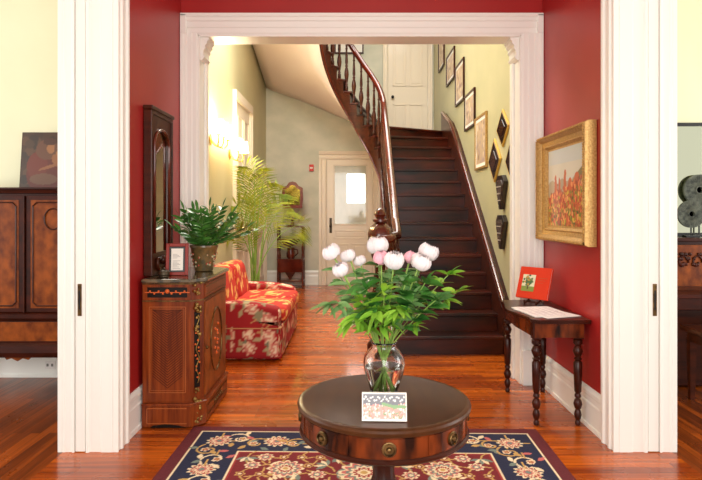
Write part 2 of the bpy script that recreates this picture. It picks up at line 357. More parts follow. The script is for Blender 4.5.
# panelled doors
def door_x(name, x0, x1, z0, ztop, y, panels, glass=None, cw=.12, knob=None, mat_=M_doorp):
    """door in a wall facing the camera, casing cw wide"""
    t = struct(MB().box(x0, x1, y-.03, y-.004, z0+.005, ztop).build(name, mat_)) if not glass else None
    if glass:
        b = MB(); gx0, gx1, gz0, gz1 = glass
        b.box(x0, gx0, y-.03, y-.004, z0+.005, ztop); b.box(gx1, x1, y-.03, y-.004, z0+.005, ztop)
        b.box(gx0, gx1, y-.03, y-.004, z0+.005, gz0); b.box(gx0, gx1, y-.03, y-.004, gz1, ztop)
        for d in (.0, .02):
            w_ = .014
            b.box(gx0-.03+d, gx0-.03+d+w_, y-.04, y-.03, gz0-.03+d, gz1+.03-d); b.box(gx1+.03-d-w_, gx1+.03-d, y-.04, y-.03, gz0-.03+d, gz1+.03-d)
            b.box(gx0-.03+d, gx1+.03-d, y-.04, y-.03, gz0-.03+d, gz0-.03+d+w_); b.box(gx0-.03+d, gx1+.03-d, y-.04, y-.03, gz1+.03-d-w_, gz1+.03-d)
        t = struct(b.build(name, mat_, bevel=.002))
    pb = MB()
    for (a, c, e, f) in panels:
        w_ = .022
        pb.box(a, a+w_, y-.042, y-.03, e, f); pb.box(c-w_, c, y-.042, y-.03, e, f); pb.box(a, c, y-.042, y-.03, e, e+w_); pb.box(a, c, y-.042, y-.03, f-w_, f)
        pb.box(a+.05, c-.05, y-.038, y-.03, e+.05, f-.05)
    pb.build('panel_moulding', mat_, t, bevel=.004)
    cb = MB()
    def cq(x_in, s): return [(x_in, y), (x_in, y-.03), (x_in+s*cw*.15, y-.035), (x_in+s*cw*.2, y-.025), (x_in+s*cw*.6, y-.025), (x_in+s*cw*.66, y-.045), (x_in+s*cw, y-.05), (x_in+s*cw, y)]
    cb.prism(cq(x0-.005, -1), 'z', z0, ztop+.005); cb.prism(cq(x1+.005, 1), 'z', z0, ztop+.005)
    hq = [(y, ztop+.005), (y-.03, ztop+.005), (y-.035, ztop+cw*.15), (y-.025, ztop+cw*.2), (y-.025, ztop+cw*.6), (y-.045, ztop+cw*.66), (y-.06, ztop+cw*1.05), (y, ztop+cw*1.05)]
    cb.prism(hq, 'x', x0-.005-cw, x1+.005+cw)
    cb.build('door_casing', mat_, t, bevel=.002)
    return t
bz = lambda y_: 1.5+(212-y_)*YB/560
bx = lambda p: (p-351)*YB/560
dx0, dx1, dzt = bx(327), bx(372), bz(159.5)
gx0, gx1, gz0, gz1 = bx(334.5), bx(366), bz(224), bz(166)
d3 = door_x('door_3', dx0, dx1, 0, dzt, YB, [(gx0-.01, gx1+.01, .95, 1.13), (gx0-.01, bx(349), .2, .85), (bx(352), gx1+.01, .2, .85)], (gx0, gx1, gz0, gz1), cw=.16)
MB().box(gx0, gx1, YB-.022, YB-.016, gz0, gz1).build('glass_pane', mat('old_door_glass', (190, 190, 170), .04, coat=.8, c2=(206, 204, 186), nscale=(4, 4, 2)), d3)
MB().box(bx(347), bx(365), YB-.026, YB-.022, bz(203), bz(174)).build('painted_window_reflection', M_bright, d3)  # reflection of a window, put on the pane as a glowing sheet
b = MB().box(bx(329.5), bx(332), YB-.036, YB-.03, bz(233), bz(218)); b.ball((bx(330.7), YB-.06, bz(226)), .03)
b.tube([(bx(330.7), YB-.03, bz(226)), (bx(330.7), YB-.06, bz(226))], .01)
b.build('door_knob', M_bronze, d3, smooth='auto')
# upper landing door
ZL = .195*15
ux0, ux1 = bx(388), bx(427)
up = door_x('door_4', ux0, ux1, ZL+.002, 5.5, YB, [(ux0+.1, (ux0+ux1)/2-.03, ZL+1.15, 5.3), ((ux0+ux1)/2+.03, ux1-.1, ZL+1.15, 5.3),
        (ux0+.1, (ux0+ux1)/2-.03, ZL+.2, ZL+.78), ((ux0+ux1)/2+.03, ux1-.1, ZL+.2, ZL+.78)], cw=.1)
b = MB().ball((bx(392.5), YB-.07, bz(97.5)), .032); b.tube([(bx(392.5), YB-.03, bz(97.5)), (bx(392.5), YB-.07, bz(97.5))], .012)
b.build('door_knob', M_black, up, smooth='auto')
# doors on the stair hall's left wall
def door_side(name, y0, y1, ztop, cw):
    x = HL; t = struct(MB().box(x, x+.02, y0, y1, .005, ztop).build(name, M_doorp))
    b = MB()
    for yy, s in ((y0, -1), (y1, 1)):
        b.prism([(x, yy), (x+.04, yy), (x+.03, yy+s*cw*.3), (x+.03, yy+s*cw*.7), (x+.06, yy+s*cw), (x, yy+s*cw)], 'z', 0, ztop)
    b.prism([(x, ztop), (x+.04, ztop), (x+.03, ztop+cw*.3), (x+.03, ztop+cw*.7), (x+.08, ztop+cw), (x, ztop+cw)], 'y', y0-cw, y1+cw) if False else b.box(x, x+.06, y0-cw, y1+cw, ztop, ztop+cw)
    b.build('door_casing', M_doorp, t, bevel=.003)
    b = MB(); m = (y0+y1)/2
    for a, c in ((y0+.12, m-.05), (m+.05, y1-.12)):
        for e, f in ((.25, .9), (1.1, ztop-.2)):
            b.box(x+.02, x+.032, a, a+.025, e, f); b.box(x+.02, x+.032, c-.025, c, e, f); b.box(x+.02, x+.032, a, c, e, e+.025); b.box(x+.02, x+.032, a, c, f-.025, f)
    b.build('panel_moulding', M_doorp, t, bevel=.003)
door_side('door_5', 8.38, 9.52, 3.18, .13); door_side('door_6', 10.0, 11.15, 2.33, .1)
# ------------------------------------------------------------------ staircase
R = .195; G = .253; Y0 = 5.89
def inner(i, off=0):
    """edge of the well; off > 0 moves out into the well"""
    if i <= 11.51: return (.5-off, Y0+G*(i-1))
    th = radians((i-11.51)*14.2)
    if th < pi:
        x, y = .5*cos(th), 8.55+.8*sin(th); nx, ny = cos(th)/.5, sin(th)/.8; n = math.hypot(nx, ny)
        return (x-off*nx/n, y-off*ny/n)
    return (-.5+off, 8.55-G*(i-24.19))
OUT = [(1, 1.62, 5.89), (12, 1.62, 8.675), (13, 1.62, 8.95), (14, 1.62, 9.28), (15, 1.62, 9.85), (15.6, 1.62, 11.46), (16, .80, 11.46), (17, .6, 11.46), (18, .33, 11.46), (19, -.12, 11.46),
       (20, -.58, 11.46), (21, -1.05, 11.46), (22.2, -1.72, 11.46), (23, -1.72, 10.8), (24, -1.72, 10.0), (25, -1.72, 9.1), (26, -1.72, 8.3), (27.5, -1.72, 7.9)]
def outer(i):
    for a, c in zip(OUT[:-1], OUT[1:]):
        if a[0] <= i <= c[0]:
            t = (i-a[0])/(c[0]-a[0]); return (a[1]+(c[1]-a[1])*t, a[2]+(c[2]-a[2])*t)
    return OUT[-1][1:]
NS = 26
st = thing('staircase', 'dark wooden staircase with turned balusters, climbing away then curving round to the left', 'staircase', (1.05, 5.9, 0))
so = st.location
for i in range(1, NS):
    n = 4
    a = [inner(i+k/n, .045) for k in range(n+1)]
    o = [outer(i)]+[(c[1], c[2]) for c in OUT if i < c[0] < i+1 and c[0] in (15.6, 22.2)]+[outer(i+1)]
    v = Vector((o[0][0]-a[0][0], o[0][1]-a[0][1])).normalized(); nn = Vector((v.y, -v.x))  # toward the lower side
    if nn.dot(Vector((inner(i+.5)[0]-a[0][0], inner(i+.5)[1]-a[0][1]))) > 0: nn = -nn
    no = [(a[0][0]+nn.x*.03, a[0][1]+nn.y*.03), (o[0][0]+nn.x*.03, o[0][1]+nn.y*.03)]
    no[1] = (max(min(no[1][0], 1.62), -1.72), min(no[1][1], 11.46))
    poly = [no[0], no[1]]+o+a[::-1]
    pp = [poly[0]]
    for q in poly[1:]:
        if math.hypot(q[0]-pp[-1][0], q[1]-pp[-1][1]) > .004: pp.append(q)
    MB().prism(pp, 'z', R*i-.036, R*i).build('tread', M_tread, st, bevel=.008, off=so)
    ii = inner(i)
    rb = MB().prism([ii, o[0], (o[0][0]-nn.x*.02, o[0][1]-nn.y*.02), (ii[0]-nn.x*.02, ii[1]-nn.y*.02)], 'z', R*(i-1)+(.0 if i > 1 else 0.001), R*i-.036)
    rb.build('riser', M_tread, st, off=so)
def dep(i): return .36+.13*min(1, max(0, (i-9)/5))
# stringer along the well
b = MB(); n = 4
for i in range(1, NS):
    for k in range(n):
        s0, s1 = i+k/n, i+(k+1)/n
        p0, p1, q0, q1 = inner(s0, .0), inner(s1, .0), inner(s0, .035), inner(s1, .035)
        zb0, zb1 = max(0, R*s0-dep(s0)), max(0, R*s1-dep(s1)); zt = R*i-.03
        b.add([(*p0, zb0), (*p1, zb1), (*q1, zb1), (*q0, zb0), (*p0, zt), (*p1, zt), (*q1, zt), (*q0, zt)],
              [(0, 1, 2, 3), (7, 6, 5, 4), (0, 4, 5, 1), (2, 6, 7, 3), (1, 5, 6, 2), (0, 3, 7, 4)])
b.build('stringer', M_dark, st, off=so)
b = MB(); pts = [(*inner(1.9+k*.25, .04), max(.01, R*(1.9+k*.25)-dep(1.9+k*.25)+.01)) for k in range(int((NS-1.9)*4))]
b.tube(pts, .014, 6); b.build('stringer_bead', M_rail, st, smooth=True, off=so)
# little scroll brackets under each tread end
for i in range(1, NS):
    b = MB(); q = [inner(i+t, .04) for t in (0.02, .3, .6, .9)]; zt = R*i-.04
    hs = [.03, .06, .045, .02]
    for k in range(3):
        p0, p1 = q[k], q[k+1]; r0, r1 = inner(i+(0.02, .3, .6, .9)[k], .034), inner(i+(0.02, .3, .6, .9)[k+1], .034)
        b.add([(*p0, zt), (*p1, zt), (*p1, zt-hs[k+1]), (*p0, zt-hs[k]), (*r0, zt), (*r1, zt), (*r1, zt-hs[k+1]), (*r0, zt-hs[k])],
              [(0, 3, 2, 1), (4, 5, 6, 7), (0, 1, 5, 4), (3, 7, 6, 2), (0, 4, 7, 3), (1, 2, 6, 5)])
    b.build('tread_bracket', M_dark, st, off=so)
# wall skirting of the stair, curving over the landing
b = MB(); pts = []
for k in range(0, 60):
    i = 1+k*.235
    if i > 14.6: break
    x, y = outer(i); pts.append((y, R*i))
pts.append((9.95, 2.99)); 
for (y0, z0), (y1, z1) in zip(pts[:-1], pts[1:]):
    t0, t1 = z0+.26, z1+.26; b0, b1 = max(0, z0-.3), max(0, z1-.3)
    b.prism([(y0, b0), (y1, b1), (y1, t1), (y0, t0)], 'x', 1.60, 1.70)
b.build('wall_skirt', M_dark, st, off=so)
b = MB().tube([(1.63, y, z+.275) for y, z in pts]+[(1.63, 10.05, 3.27)], .028, 8)
b.build('skirt_cap', M_rail, st, smooth=True, off=so)
# plaster soffit
def sof(u, v):
    i = 11.0+u*(NS-11.0); a = inner(i, -.0); o = outer(i); z = R*i-(dep(i)-.02)*(1-v)-.31*v
    return (a[0]+(o[0]-a[0])*v, a[1]+(o[1]-a[1])*v, z)
b = MB().grid(sof, 60, 6); o = b.build('soffit', M_soff, st, smooth=True, off=so)
sm = o.modifiers.new('t', 'SOLIDIFY'); sm.thickness = .03; sm.offset = -1
# spandrel below the straight flight
b = MB(); pts = [(Y0+.25, 0), (8.6, 0), (8.6, R*11.7-.34), (Y0+G*.9, .02)]
b.prism([(Y0+G*.85, 0), (8.6, 0), (8.6, R*11.7-.36), (Y0+G*.85, R*1.85-.36)], 'x', .505, .56)
b.build('spandrel_panel', M_doorp, st, off=so)
# upper floor slab (out of the photograph, seen from below only when walking in)
struct(MB().box(HL, -.5, YT, 8.05, 4.86, 5.06).build('floor', M_ceil))
# balusters
RAILH = .9
def rh(i): return .9-.1*min(1, max(0, (i-11)/5))
prof = lambda h: [(.022, 0), (.022, .09*h), (.014, .11*h), (.02, .13*h), (.013, .15*h), (.021, .22*h), (.031, .32*h), (.026, .40*h), (.014, .47*h), (.022, .49*h), (.014, .51*h),
                  (.02, .56*h), (.017, .68*h), (.011, .80*h), (.018, .82*h), (.012, .84*h), (.014, .9*h), (.018, h)]
hb = RAILH-.05
proto = None
def baluster(i, lift):
    global proto
    x, y = inner(i, .0); fl = floor(i+1e-6)
    z = R*fl
    if proto is None or True:
        h = R*i+rh(i)-.02-z
        o = MB().lathe([(r*1.25, z_) for r, z_ in prof(h)], (0, 0, 0), 10).build('baluster', M_dark, st, smooth=True)
    o.location = Vector((x, y, z))-so
for i in range(1, 12): baluster(i+.22, 0); baluster(i+.72, 0)
for i in range(12, NS): baluster(i+.45, 0)
# handrail with volute round the newel
path = []
NX, NY = .31, 5.93
for k in range(14):
    a = radians(-250+k*22); r = .075+.005*k
    path.append((NX+r*cos(a), NY+r*sin(a), 1.185+.004*k))
path += [(.50, 6.02, 1.25), (.502, 6.12, 1.31)]
path += [(*inner(1+(k+12)*.125, .0), R*(1+(k+12)*.125)+rh(1+(k+12)*.125)) for k in range(int((NS-2.5)*8))]
b = MB().tube(path, .047, 12); b.build('handrail', M_rail, st, smooth=True, off=so)
# newel post
b = MB()
b.lathe([(.14, 0), (.14, .10), (.11, .14), (.085, .17), (.1, .22), (.07, .26), (.075, .34), (.09, .5), (.08, .66), (.055, .78), (.075, .82), (.055, .86), (.06, .98), (.09, 1.02), (.1, 1.06), (.07, 1.10), (.06, 1.15)], (NX, NY, 0), 20,
        wob=lambda a, z: .05*cos(8*a) if .3 < z < .8 else 0)
n_ = b.build('newel_post', M_dark, st, smooth='auto', off=so)
b = MB().lathe([(.06, 1.13), (.10, 1.17), (.128, 1.22), (.13, 1.27), (.11, 1.33), (.07, 1.37), (.055, 1.385), (.08, 1.40), (.08, 1.42), (.05, 1.44), (.066, 1.47), (.06, 1.5), (.03, 1.535), (.001, 1.55)], (NX, NY, 0), 24,
        wob=lambda a, z: .06*cos(6*a+z*14) if 1.15 < z < 1.38 else 0)
b.build('carved_finial', M_rail, n_, smooth='auto', off=so)
# ------------------------------------------------------------------ rug
def rug_canvas():
    W, H = 2.35, 3.3; c = Canvas(W, H, .006, (92, 16, 26)); rnd = random.Random(3)
    cream, navy, red = (226, 204, 168), (20, 24, 56), (112, 12, 22); sage, pink, gold = (110, 122, 112), (190, 96, 92), (188, 148, 84)
    def ring(d, col):
        c.rect(d, W-d, d, H-d, col)
    ring(.075, cream); ring(.087, navy); ring(.385, cream); ring(.397, (150, 40, 36)); ring(.412, red)
    # border motifs
    B = .236
    def vine(pts_fn, n):
        for k in range(n):
            x, y, a = pts_fn(k); t = (-1)**k
            if k % 3 == 0:
                c.flower(x, y, .085, 12, [cream, (160, 44, 40), cream, pink, sage], ph=.3, dent=.4)
            else:
                c.scroll(x, y, .085, a+(.5 if t > 0 else 2.4), .95*t, .007, cream if k % 2 else gold)
                for q in range(4):
                    an = a+q*1.6+k; c.leaf(x+.07*cos(an), y+.07*sin(an), an+.5, .07, .017, (sage, cream, pink, gold)[(q+k) % 4])
                c.flower(x-.02*t, y, .03, 5, [cream, (160, 44, 40), gold])
            c.curve([(x+.05*cos(a)*s_, y+.05*sin(a)*s_+.1*sin(s_*pi/3)*0) for s_ in (1, 2, 2.6)], .006, gold)
    nx = 16; sx = (W-2*B)/(nx-1); ny = 22; sy = (H-2*B)/(ny-1)
    for y in (B, H-B): vine(lambda k, y=y: (B+k*sx, y+(.035 if k % 2 else -.035)*(k % 3 != 0), 0), nx)
    for x in (B, W-B): vine(lambda k, x=x: (x+(.035 if k % 2 else -.035)*(k % 3 != 0), B+k*sy, pi/2), ny)
    # field: symmetric vines, leaves and palmettes
    F = .44
    def sym(f):
        for sx_ in (0, 1):
            for sy_ in (0, 1): f(lambda x: W-x if sx_ else x, lambda y: H-y if sy_ else y, (-1 if sx_ else 1), (-1 if sy_ else 1))
    ops = []
    for j in range(12):
        y = F+.03+j*.11
        for k in range(8):
            x = F+.03+k*.11+(.05 if j % 2 else 0)
            if x > W/2-.02: continue
            ops.append((x, y, rnd.random()*6.28, rnd.randrange(4), rnd.random()))
    def fieldm(fx, fy, ax, ay):
        for x, y, a, kd, q in ops:
            X_, Y_ = fx(x), fy(y); an = atan2(ay*sin(a), ax*cos(a))
            c.curve([(X_+.085*cos(an+t*.5)*t, Y_+.085*sin(an+t*.5)*t) for t in (-1, -.5, 0, .5, 1)], .0055, gold)
            if kd == 0: c.flower(X_, Y_, .05, 8, [cream, pink, sage, cream], dent=.35)
            elif kd == 1:
                for z in range(5): c.leaf(X_, Y_, an+z*.55-1.1, .08, .014, cream if z % 2 else sage)
            elif kd == 2:
                for z in range(3): c.leaf(X_+.03*z*cos(an), Y_+.03*z*sin(an), an+1.2, .055, .012, cream); c.leaf(X_+.03*z*cos(an), Y_+.03*z*sin(an), an-1.2, .055, .012, gold)
            else: c.flower(X_, Y_, .032, 5, [gold, red, cream])
    sym(fieldm)
    for x, y, r in ((W/2, H/2, .3), (W/2, H-.66, .15), (W/2, .66, .15), (.72, H-.62, .11), (W-.72, H-.62, .11), (.72, H/2, .14), (W-.72, H/2, .14)):
        c.flower(x, y, r, 12, [cream, pink, sage, cream, (150, 36, 36), cream, gold], dent=.3)
    c.noise(.25, np.random.RandomState(1)); return c
rc = rug_canvas(); ra = radians(-1.2)
rug = thing('area_rug', 'red and navy floral rug lying under the round drum table', 'rug', (.088, 3.86, 0), 0)
def rugp(x, y):
    u, v = x-1.175, y-3.3; e = .0
    return (u*cos(ra)-v*sin(ra), u*sin(ra)+v*cos(ra), .012)
rc.obj('pile', attr_mat('rug_wool', .95, bump=.6), rugp, rug)
b = MB(); k = [rugp(-.004, -.004), rugp(2.354, -.004), rugp(2.354, 3.304), rugp(-.004, 3.304)]
b.prism([p[:2] for p in k], 'z', .001, .0115); b.build('backing', mat('rug_edge_wool', (86, 14, 24), .9), rug)
# ------------------------------------------------------------------ round drum table
TC = (.137, 2.354); TZ = .72
t = thing('drum_table', 'round mahogany drum table with brass ring pulls, standing on the rug', 'table', (*TC, .0135))
zo_ = -.0135
MB().lathe([(.30, -.03), (.352, -.03), (.359, -.022), (.361, -.012), (.356, -.004), (.345, 0), (.336, .0005), (.33, -.001), (.001, -.001)], (0, 0, TZ+zo_), 96).build('tabletop', M_table, t, smooth='auto')
b = MB().lathe([(.30, -.032), (.342, -.032), (.342, -.112), (.30, -.112)], (0, 0, TZ+zo_), 96)
b.build('drum_frieze', M_crotch, t, smooth='auto')
MB().lathe([(.30, -.112), (.345, -.112), (.352, -.118), (.352, -.126), (.343, -.134), (.30, -.134), (.28, -.11)], (0, 0, TZ+zo_), 96).build('lower_moulding', M_mahog, t, smooth='auto')
for k in range(8):
    a = -pi/2+k*pi/4
    d = MB(); n = 8; ri, ro = .341, .3455
    for q in range(n):
        a0, a1 = a-.345+q*.69/n, a-.345+(q+1)*.69/n
        vs = [(r*cos(x), r*sin(x), TZ+zo_+z) for r in (ri, ro) for x in (a0, a1) for z in (-.107, -.037)]
        d.add(vs, [(4, 6, 7, 5), (0, 4, 5, 1), (2, 3, 7, 6), (1, 5, 7, 3), (0, 2, 6, 4)])
    dr = d.build('drawer_front' if k % 2 == 0 else 'false_drawer_front', M_crotch, t)
    e = MB().lathe([(.001, .0), (.027, .0), (.027, .004), (.021, .006), (.021, .003), (.011, .003), (.008, .012), (.001, .014)], (0, 0, 0), 20)
    e.xf(Matrix.Translation((cos(a)*.3455, sin(a)*.3455, TZ+zo_-.073)) @ Matrix.Rotation(a, 4, 'Z') @ Matrix.Rotation(pi/2, 4, 'Y'))
    kk = len(e.v); e.tube([(.022*cos(x*.3927), .022*sin(x*.3927), .008) for x in range(17)], .0028, 6)
    e.xf(Matrix.Translation((cos(a)*.3455, sin(a)*.3455, TZ+zo_-.073)) @ Matrix.Rotation(a, 4, 'Z') @ Matrix.Rotation(pi/2, 4, 'Y'), kk)
    e.build('ring_pull', M_brass, dr, smooth='auto')
MB().lathe([(.09, .586), (.09, .57), (.05, .565), (.058, .55), (.045, .53), (.043, .4), (.06, .36), (.075, .28), (.06, .22), (.085, .18), (.085, .14), (.04, .12)], (0, 0, zo_), 32,
           wob=lambda a, z: .05*cos(12*a) if z > .36 and z < .54 else 0).build('pedestal', M_mahog, t, smooth='auto')
for k in range(3):
    a = pi/2+k*2*pi/3; pts = [(r*cos(a), r*sin(a), z) for r, z in ((.05, .17), (.12, .17), (.2, .12), (.27, .06), (.32, .03))]
    MB().tube(pts, [.03, .028, .024, .02, .017], 10).build('leg', M_mahog, t, smooth=True)
    MB().ball((.33*cos(a), .33*sin(a), .018), .018).build('castor', M_brass, t, smooth=True)
# ------------------------------------------------------------------ vase and flowers
VC = (.139, 2.36, TZ)
v = thing('glass_vase', 'clear swirled glass vase of water and stems on the drum table', 'vase', (VC[0], VC[1], TZ+.0008))
vp = [(.001, 0), (.05, 0), (.054, .004), (.056, .012), (.058, .03), (.07, .07), (.083, .11), (.088, .145), (.083, .175), (.066, .198), (.052, .212), (.052, .225), (.058, .236)]
vi = [(.0545, .236), (.048, .225), (.048, .212), (.062, .196), (.079, .174), (.084, .145), (.079, .11), (.066, .07), (.053, .032), (.048, .02), (.001, .02)]
MB().lathe(vp+vi, (0, 0, 0), 48, wob=lambda a, z: .012*cos(10*a+z*18)).build('glass_body', M_glass, v, smooth=True)
wp = [(.001, .0205), (.046, .021), (.052, .033), (.0645, .07), (.0775, .11), (.0815, .13), (.001, .13)]
MB().lathe(wp, (0, 0, 0), 40, wob=lambda a, z: .012*cos(10*a+z*18) if z < .13 else 0).build('water', M_water, v, smooth='auto')
rnd = random.Random(11)
def leaf_mb(b, base, d, ln, wd, mi=0, droop=.25):
    d = Vector(d).normalized(); up = Vector((0, 0, 1)); s = d.cross(up)
    if s.length < .1: s = Vector((1, 0, 0))
    s.normalize(); s = (Matrix.Rotation(rnd.uniform(-.8, .8), 3, d) @ s); nrm = s.cross(d).normalized()
    n = 5; vs = []; fs = []
    for i in range(n+1):
        t = i/n; wv = wd*sin(pi*min(1, t*.93+.05))**.8*(1-.35*t); c = Vector(base)+d*ln*t-up*droop*ln*t*t
        vs += [c-s*wv+nrm*wv*.25, c-nrm*.0, c+s*wv+nrm*wv*.25]
    for i in range(n):
        for k in (0, 1): fs.append((i*3+k, i*3+k+1, i*3+k+4, i*3+k+3))
    b.add(vs, fs, mi)
def bloom_mb(r, closed=0):
    b = MB(); r_ = random.Random(int(r*1e5)); pk_ = [r_.uniform(-.1, .1) for _ in range(8)]
    b.ball((0, 0, 0), r*.62, 12)
    for ly, (n, tilt, rr) in enumerate(((5, .25, .72), (7, .65, .9), (8, 1.05, 1.0), (8, 1.45, .98))):
        for k in range(n):
            a = 2*pi*k/n+ly*.5+r_.uniform(-.15, .15); vs = []; fs = []; tl = tilt*(1-.45*closed)
            for i in range(5):
                t = i/4
                for j in range(5):
                    u = j/4-.5
                    th = tl*.5+ (1-t)*1.5; R_ = r*rr*(.80+.3*t+.15*sin(j*2.4+k*1.7)*t+pk_[k % 8])
                    ph = a+u*1.25*(sin(pi*(.2+.62*t)))
                    vs.append((R_*sin(th)*cos(ph), R_*sin(th)*sin(ph), R_*cos(th)*.9))
            for i in range(4):
                for j in range(4): fs.append((i*5+j, i*5+j+1, i*5+j+6, i*5+j+5))
            b.add(vs, fs)
    return b
def thread(p_top):
    """stem from the vase bottom through the neck to the bloom"""
    top = Vector(p_top); neck = Vector((VC[0]+max(-.03, min(.03, (top.x-VC[0])*.25)), VC[1]+max(-.03, min(.03, (top.y-VC[1])*.3)), TZ+.225))
    foot = Vector((VC[0]-(neck.x-VC[0])*1.1, VC[1]-(neck.y-VC[1])*1.1, TZ+.03))
    pts = []
    for k in range(5): pts.append(foot.lerp(neck, k/4))
    mid = neck.lerp(top, .5)+Vector((0, 0, .02))
    for k in range(1, 7):
        t = k/6; pts.append(neck*(1-t)**2+mid*2*t*(1-t)+top*t*t)
    return pts
blooms = [(332, 254, 2.34, .036, 0, 'white peony bloom farthest left in the bouquet'), (349, 257, 2.40, .031, 0, 'small white bloom second from left along the top of the bouquet'),
          (360, 262, 2.42, .027, 0, 'small white half-open bloom left of the large top one'), (342, 271, 2.28, .034, 0, 'white bloom hanging lowest on the left of the bouquet'),
          (378, 248, 2.40, .045, 0, 'large white peony bloom topmost at the middle of the bouquet'), (381, 260, 2.31, .033, 1, 'pink bloom under the topmost white peony'),
          (394, 262, 2.26, .040, 0, 'white bloom right of the middle, beside the left pink bud'), (410, 259, 2.34, .030, 1, 'pink bud tucked behind the right-hand white blooms'),
          (420, 264, 2.28, .038, 0, 'white bloom low in the right-hand cluster of the bouquet'), (427, 254, 2.38, .043, 0, 'large white ruffled peony farthest right in the bouquet')]
for px, py, D, r, pk, lab in blooms:
    p = Vector(P(px, py, D)); t = thing('peony', lab, 'flower', (VC[0], VC[1], TZ+.03), 0, 'peonies in the glass vase'); o_ = t.location
    d = (p-Vector((VC[0], VC[1], TZ+.25))).normalized()
    pts = thread(p-d*r*.5)
    MB().tube(pts, .0036, 6).build('stem', M_stem, t, smooth=True, off=o_)
    bb = bloom_mb(r*1.08, pk); q = d.to_track_quat('Z', 'Y').to_matrix().to_4x4(); bb.xf(Matrix.Translation(p) @ q)
    bb.build('bloom', M_petp if pk else M_petw, t, smooth=True, off=o_)
    fo = MB()
    for k in (7, 8, 9):
        for z in range(3):
            an = rnd.uniform(0, 6.28); leaf_mb(fo, pts[k], (cos(an), sin(an)*.7, .25), rnd.uniform(.06, .1), rnd.uniform(.018, .026), 0)
    fo.build('foliage', M_leafs, t, smooth=True, off=o_)
sprays = [(456, 293, 2.30, .9, 'leafy sprig reaching farthest right out of the vase', M_leafl), (436, 300, 2.22, .6, 'leafy sprig drooping low on the right of the bouquet', M_leafd), (448, 275, 2.42, .6, 'thin leafy sprig pointing up on the right of the bouquet', M_leafl),
          (330, 305, 2.28, .7, 'leafy sprig hanging low on the left of the bouquet', M_leafs), (352, 322, 2.22, .5, 'pale sprig hanging beside the vase neck on the left', M_leafl),
          (384, 292, 2.12, .6, 'leafy sprig at the front centre of the bouquet', M_leafl), (366, 290, 2.16, .6, 'large-leaved sprig left of the bouquet centre', M_leafd), (405, 285, 2.14, .6, 'large-leaved sprig right of the bouquet centre', M_leafd),
          (398, 310, 2.14, .5, 'bright sprig just above the vase neck on the right', M_leafl), (345, 285, 2.36, .6, 'leafy sprig under the left white blooms', M_leafs),
          (425, 283, 2.34, .6, 'dark sprig under the right white blooms', M_leafd), (362, 300, 2.26, .5, 'bright sprig between the left stems above the vase', M_leafl), (412, 298, 2.26, .5, 'sage sprig between the right stems above the vase', M_leafs), (390, 276, 2.38, .5, 'sage sprig just below the topmost white peony', M_leafs),
          (376, 312, 2.16, .5, 'bright sprig spilling straight down over the vase rim', M_leafl)]
for n_i, (px, py, D, q, lab, m) in enumerate(sprays):
    p = Vector(P(px, py, D)); t = thing('leafy_sprig', lab, 'foliage', (VC[0], VC[1], TZ+.03), 0, 'leafy sprigs in the glass vase'); o_ = t.location
    pts = thread(p)
    if py > 300:
        for k in range(5, 11):
            tt = (k-5)/5; pts[k] = pts[k]+Vector((0, 0, .05*sin(pi*tt)))
    MB().tube(pts, .0022, 6).build('stem', M_twig if n_i in (0, 3) else M_stem, t, smooth=True, off=o_)
    fo = MB(); dr = (pts[-1]-pts[-3]).normalized()
    big = m in (M_leafd,)
    for k in range(6, 11):
        for z in range(5 if k > 7 else 3):
            an = rnd.uniform(0, 6.28); side = Vector((cos(an), sin(an)*.6, rnd.uniform(-.5, .3)))
            leaf_mb(fo, pts[k], dr*.6+side, rnd.uniform(.055, .085), rnd.uniform(.026, .037) if big else rnd.uniform(.013, .022), 0)
    leaf_mb(fo, pts[-1], dr, .09, .015)
    fo.build('foliage', m, t, smooth=True, off=o_)
# stack of picture cards leaning on the table
c = Canvas(.168, .1, .0028, (236, 226, 214)); rr = random.Random(5)
c.rect(.004, .164, .004, .055, (206, 130, 116)); c.rect(.004, .164, .055, .096, (70, 66, 78))
for k in range(220):
    x = rr.uniform(.005, .163); y = rr.uniform(.006, .06); c.disk(x, y, .003, rr.choice([(230, 150, 140), (240, 226, 214), (96, 130, 60), (220, 110, 90), (246, 200, 190)]), ry=.004)
c.curve([(.08, .06), (.12, .05), (.162, .052)], .006, (90, 140, 60)); c.rect(.004, .164, 0, .007, (236, 232, 226))
for k in range(24): c.disk(.008+k*.0065, .078+.008*sin(k*1.7), .0035, (226, 220, 216))
t = thing('postcards', 'colourful picture cards propped up in front of the glass vase', 'cards', (P(384.5, 423, 2.08)[0], 2.085, TZ+.0008), radians(-2))
lean = .3
c.obj('picture', attr_mat('card_print', .3, coat=.4), lambda x, y: (x-.084, y*sin(lean)-.001, y*cos(lean)+.001), t)
b = MB()
for k in range(4): b.add([(-.084, k*.003, 0), (.084, k*.003, 0), (.084, .1*sin(lean)+k*.003, .1*cos(lean)), (-.084, .1*sin(lean)+k*.003, .1*cos(lean)),
      (-.084, .0025+k*.003, 0), (.084, .0025+k*.003, 0), (.084, .1*sin(lean)+.0025+k*.003, .1*cos(lean)), (-.084, .1*sin(lean)+.0025+k*.003, .1*cos(lean))],
      [(0, 1, 2, 3), (7, 6, 5, 4), (0, 4, 5, 1), (3, 2, 6, 7), (0, 3, 7, 4), (1, 5, 6, 2)])
b.build('card_stack', M_paper, t)
b = MB().box(-.05, .05, .012, .055, 0, .004); b.box(-.01, .01, .03, .05, 0, .05); b.build('easel', M_blackp, t)
